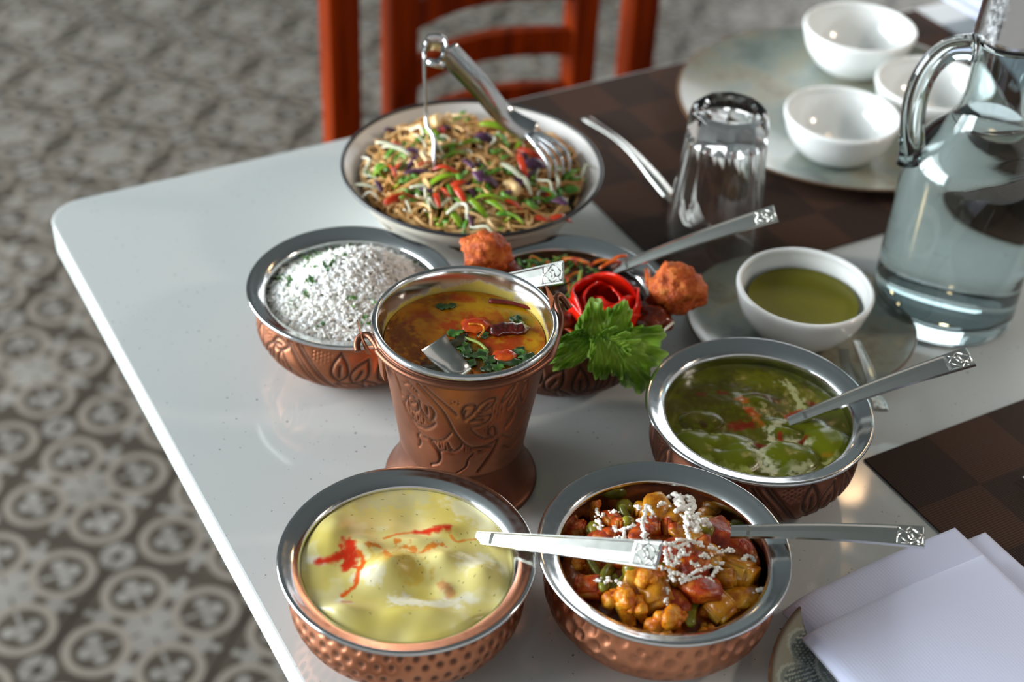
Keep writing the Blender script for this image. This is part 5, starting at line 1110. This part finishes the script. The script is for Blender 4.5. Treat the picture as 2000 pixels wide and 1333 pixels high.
    lobe([(1195, 652, 0.086), (1202, 678, 0.080), (1212, 700, 0.072)], [(1240, 638, 0.094), (1274, 634, 0.092), (1298, 658, 0.082), (1288, 700, 0.067), (1272, 735, 0.053), (1258, 766, 0.040), (1230, 758, 0.043), (1212, 742, 0.050)], 5.2, 1.2)
    lobe([(1160, 664, .077), (1180, 668, .078), (1200, 676, .076)], [(1168, 655, .088), (1190, 640, .096), (1215, 650, .094), (1240, 668, .088), (1226, 700, .074)], 7.9, 1.0)
    V, F = mb.get(); ob('lettuce_leaf', V, F, 'lettuce', loc=tuple(base), label='frilly green lettuce leaf hanging over the bowl rim', cat='lettuce', attrs={'patina': np.concatenate(pat)})
chili()

# noodle salad
def noodles():
    cx, cy = NB; R = 0.0995
    def hgt(x, y):
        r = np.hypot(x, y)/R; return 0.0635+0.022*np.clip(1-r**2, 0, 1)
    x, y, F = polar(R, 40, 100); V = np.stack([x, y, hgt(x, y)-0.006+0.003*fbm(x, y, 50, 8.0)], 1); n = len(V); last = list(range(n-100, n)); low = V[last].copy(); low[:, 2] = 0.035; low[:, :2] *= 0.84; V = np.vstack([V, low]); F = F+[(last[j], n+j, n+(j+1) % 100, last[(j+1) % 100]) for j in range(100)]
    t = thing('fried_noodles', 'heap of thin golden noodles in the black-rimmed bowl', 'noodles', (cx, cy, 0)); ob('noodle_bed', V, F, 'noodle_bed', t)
    r2 = random.Random(31); mb = MB()
    for i in range(420):
        a = r2.random()*6.28; rr = R*0.9*math.sqrt(r2.random()); p = np.array((rr*math.cos(a), rr*math.sin(a))); q = r2.random()*6.28; pts = []; curv = r2.uniform(-60, 60); lift = r2.uniform(-0.003, 0.0085); ph = r2.random()*6
        for k in range(11):
            rad = np.hypot(*p)
            if rad > R*0.97: p = p*(R*0.97/rad); q += 0.6
            z = float(hgt(np.array([p[0]]), np.array([p[1]]))[0])+lift+0.0025*math.sin(k*0.9+ph); pts.append((p[0], p[1], z)); q += curv*0.006+r2.gauss(0, 0.25); p = p+0.006*np.array((math.cos(q), math.sin(q)))
        mb.add(*tube(smoothpath(pts, 22), r2.uniform(0.0011, 0.0016), 5))
    ob('noodle_strands', *mb.get(), 'noodle', t, kind='stuff')
    def scatter(kinds, name, mat, label, cat, group, spots, lift=0.006, tilt=0.5, srange=(0.8, 1.25)):
        pro = [None]*len(kinds)
        for i, (sx, sy) in enumerate(spots):
            p = at(sx, sy, 0.075)
            for _ in range(6): p = at(sx, sy, float(hgt(np.array([p[0]-cx]), np.array([p[1]-cy]))[0])+lift+r2.uniform(-0.001, 0.002))
            k = i % len(kinds)
            if pro[k] is None: o = pro[k] = ob(name, *kinds[k], mat, loc=tuple(p), label=label, cat=cat, group=group)
            else: o = copy(pro[k], p)
            o['label'] = label.replace('in the noodle', 'at the '+region(p[0]-cx, p[1]-cy, R)+' of the noodle'); s = r2.uniform(*srange); o.rotation_euler = (r2.uniform(-tilt, tilt), r2.uniform(-tilt, tilt), r2.random()*6.28); o.scale = (s, s, s)
    def rnd(n, x0=705, x1=1155, y0=228, y1=455):
        out = []
        while len(out) < n:
            a, b = r2.uniform(x0, x1), r2.uniform(y0, y1)
            if ((a-925)/206)**2+((b-346)/98)**2 < 1: out.append((a, b))
        return out
    def ringm(r, w, arc=6.28): return tube([(r*math.cos(a), r*0.85*math.sin(a), 0) for a in np.linspace(0, arc, 18)], w, 6, flat=1.5)
    def strip(L, w, c, th=0.0012):
        def fn(a, b): return np.stack([(a-0.5)*L, (b-0.5)*w*np.sin(np.pi*np.clip(a*0.9+0.05, 0, 1))**0.5, c*(1-(2*a-1)**2)], -1)
        return thicken(*grid(fn, 14, 4), th)
    def wavy(L, w, s):
        P = smoothpath([(L*(k/5-0.5), 0.004*math.sin(k*1.7+s), 0.003*math.cos(k*2.1+s)) for k in range(6)], 22); return tube(P, w, 6, flat=0.6)
    gr = 'vegetable pieces in the noodle salad'
    scatter([ringm(0.0055, 0.0014), strip(0.016, 0.0075, 0.003), ringm(0.0045, 0.0016, 4.2), strip(0.020, 0.006, 0.004)], 'spring_onion_slice', 'scallion', 'bright green spring onion slice in the noodle salad', 'spring onion', gr, rnd(62)+[(890, 235), (905, 228), (885, 248), (975, 225), (920, 240), (770, 300), (785, 285), (745, 330)])
    scatter([strip(0.030, 0.0055, 0.006), strip(0.022, 0.0060, -0.004)], 'green_pepper_strip', 'pepper_green', 'yellow-green pepper strip in the noodle salad', 'pepper', gr, rnd(24)+[(960, 405), (980, 425), (935, 410), (968, 440)])
    scatter([strip(0.028, 0.0050, 0.007), strip(0.020, 0.0055, 0.004)], 'red_pepper_strip', 'pepper_red', 'red pepper strip in the noodle salad', 'pepper', gr, rnd(14)+[(1022, 328), (1050, 430), (900, 385), (1095, 430)])
    scatter([strip(0.024, 0.0055, 0.003), strip(0.018, 0.009, 0.004, 0.0007)], 'purple_cabbage_shred', 'cabbage_purple', 'purple cabbage shred in the noodle salad', 'cabbage', gr, rnd(14)+[(930, 325), (935, 345), (920, 375), (810, 300), (805, 320), (1040, 325), (770, 258), (945, 335)], lift=0.007)
    scatter([wavy(0.034, 0.0013, 1.0), strip(0.030, 0.0042, 0.004), wavy(0.040, 0.0012, 3.9)], 'white_cabbage_shred', 'cabbage_white', 'white cabbage shred in the noodle salad', 'cabbage', gr, rnd(16)+[(720, 370), (755, 385), (800, 400), (775, 295), (720, 335), (960, 275), (1010, 240), (1055, 345), (840, 395)], lift=0.008, tilt=0.25)
    V, F = tube([(0.0070*math.cos(a), 0.0080*math.sin(a), 0) for a in np.linspace(0.2, 3.6, 14)], [0.0016]+[0.0030, 0.0036]+[0.0038]*8+[0.0036, 0.003, 0.0016], 9); 
    scatter([(V, F)], 'cashew_nut', 'cashew', 'pale curved cashew nut in the noodle salad', 'cashew', gr, [(990, 372), (1010, 362), (868, 245)], lift=0.008)
noodles()
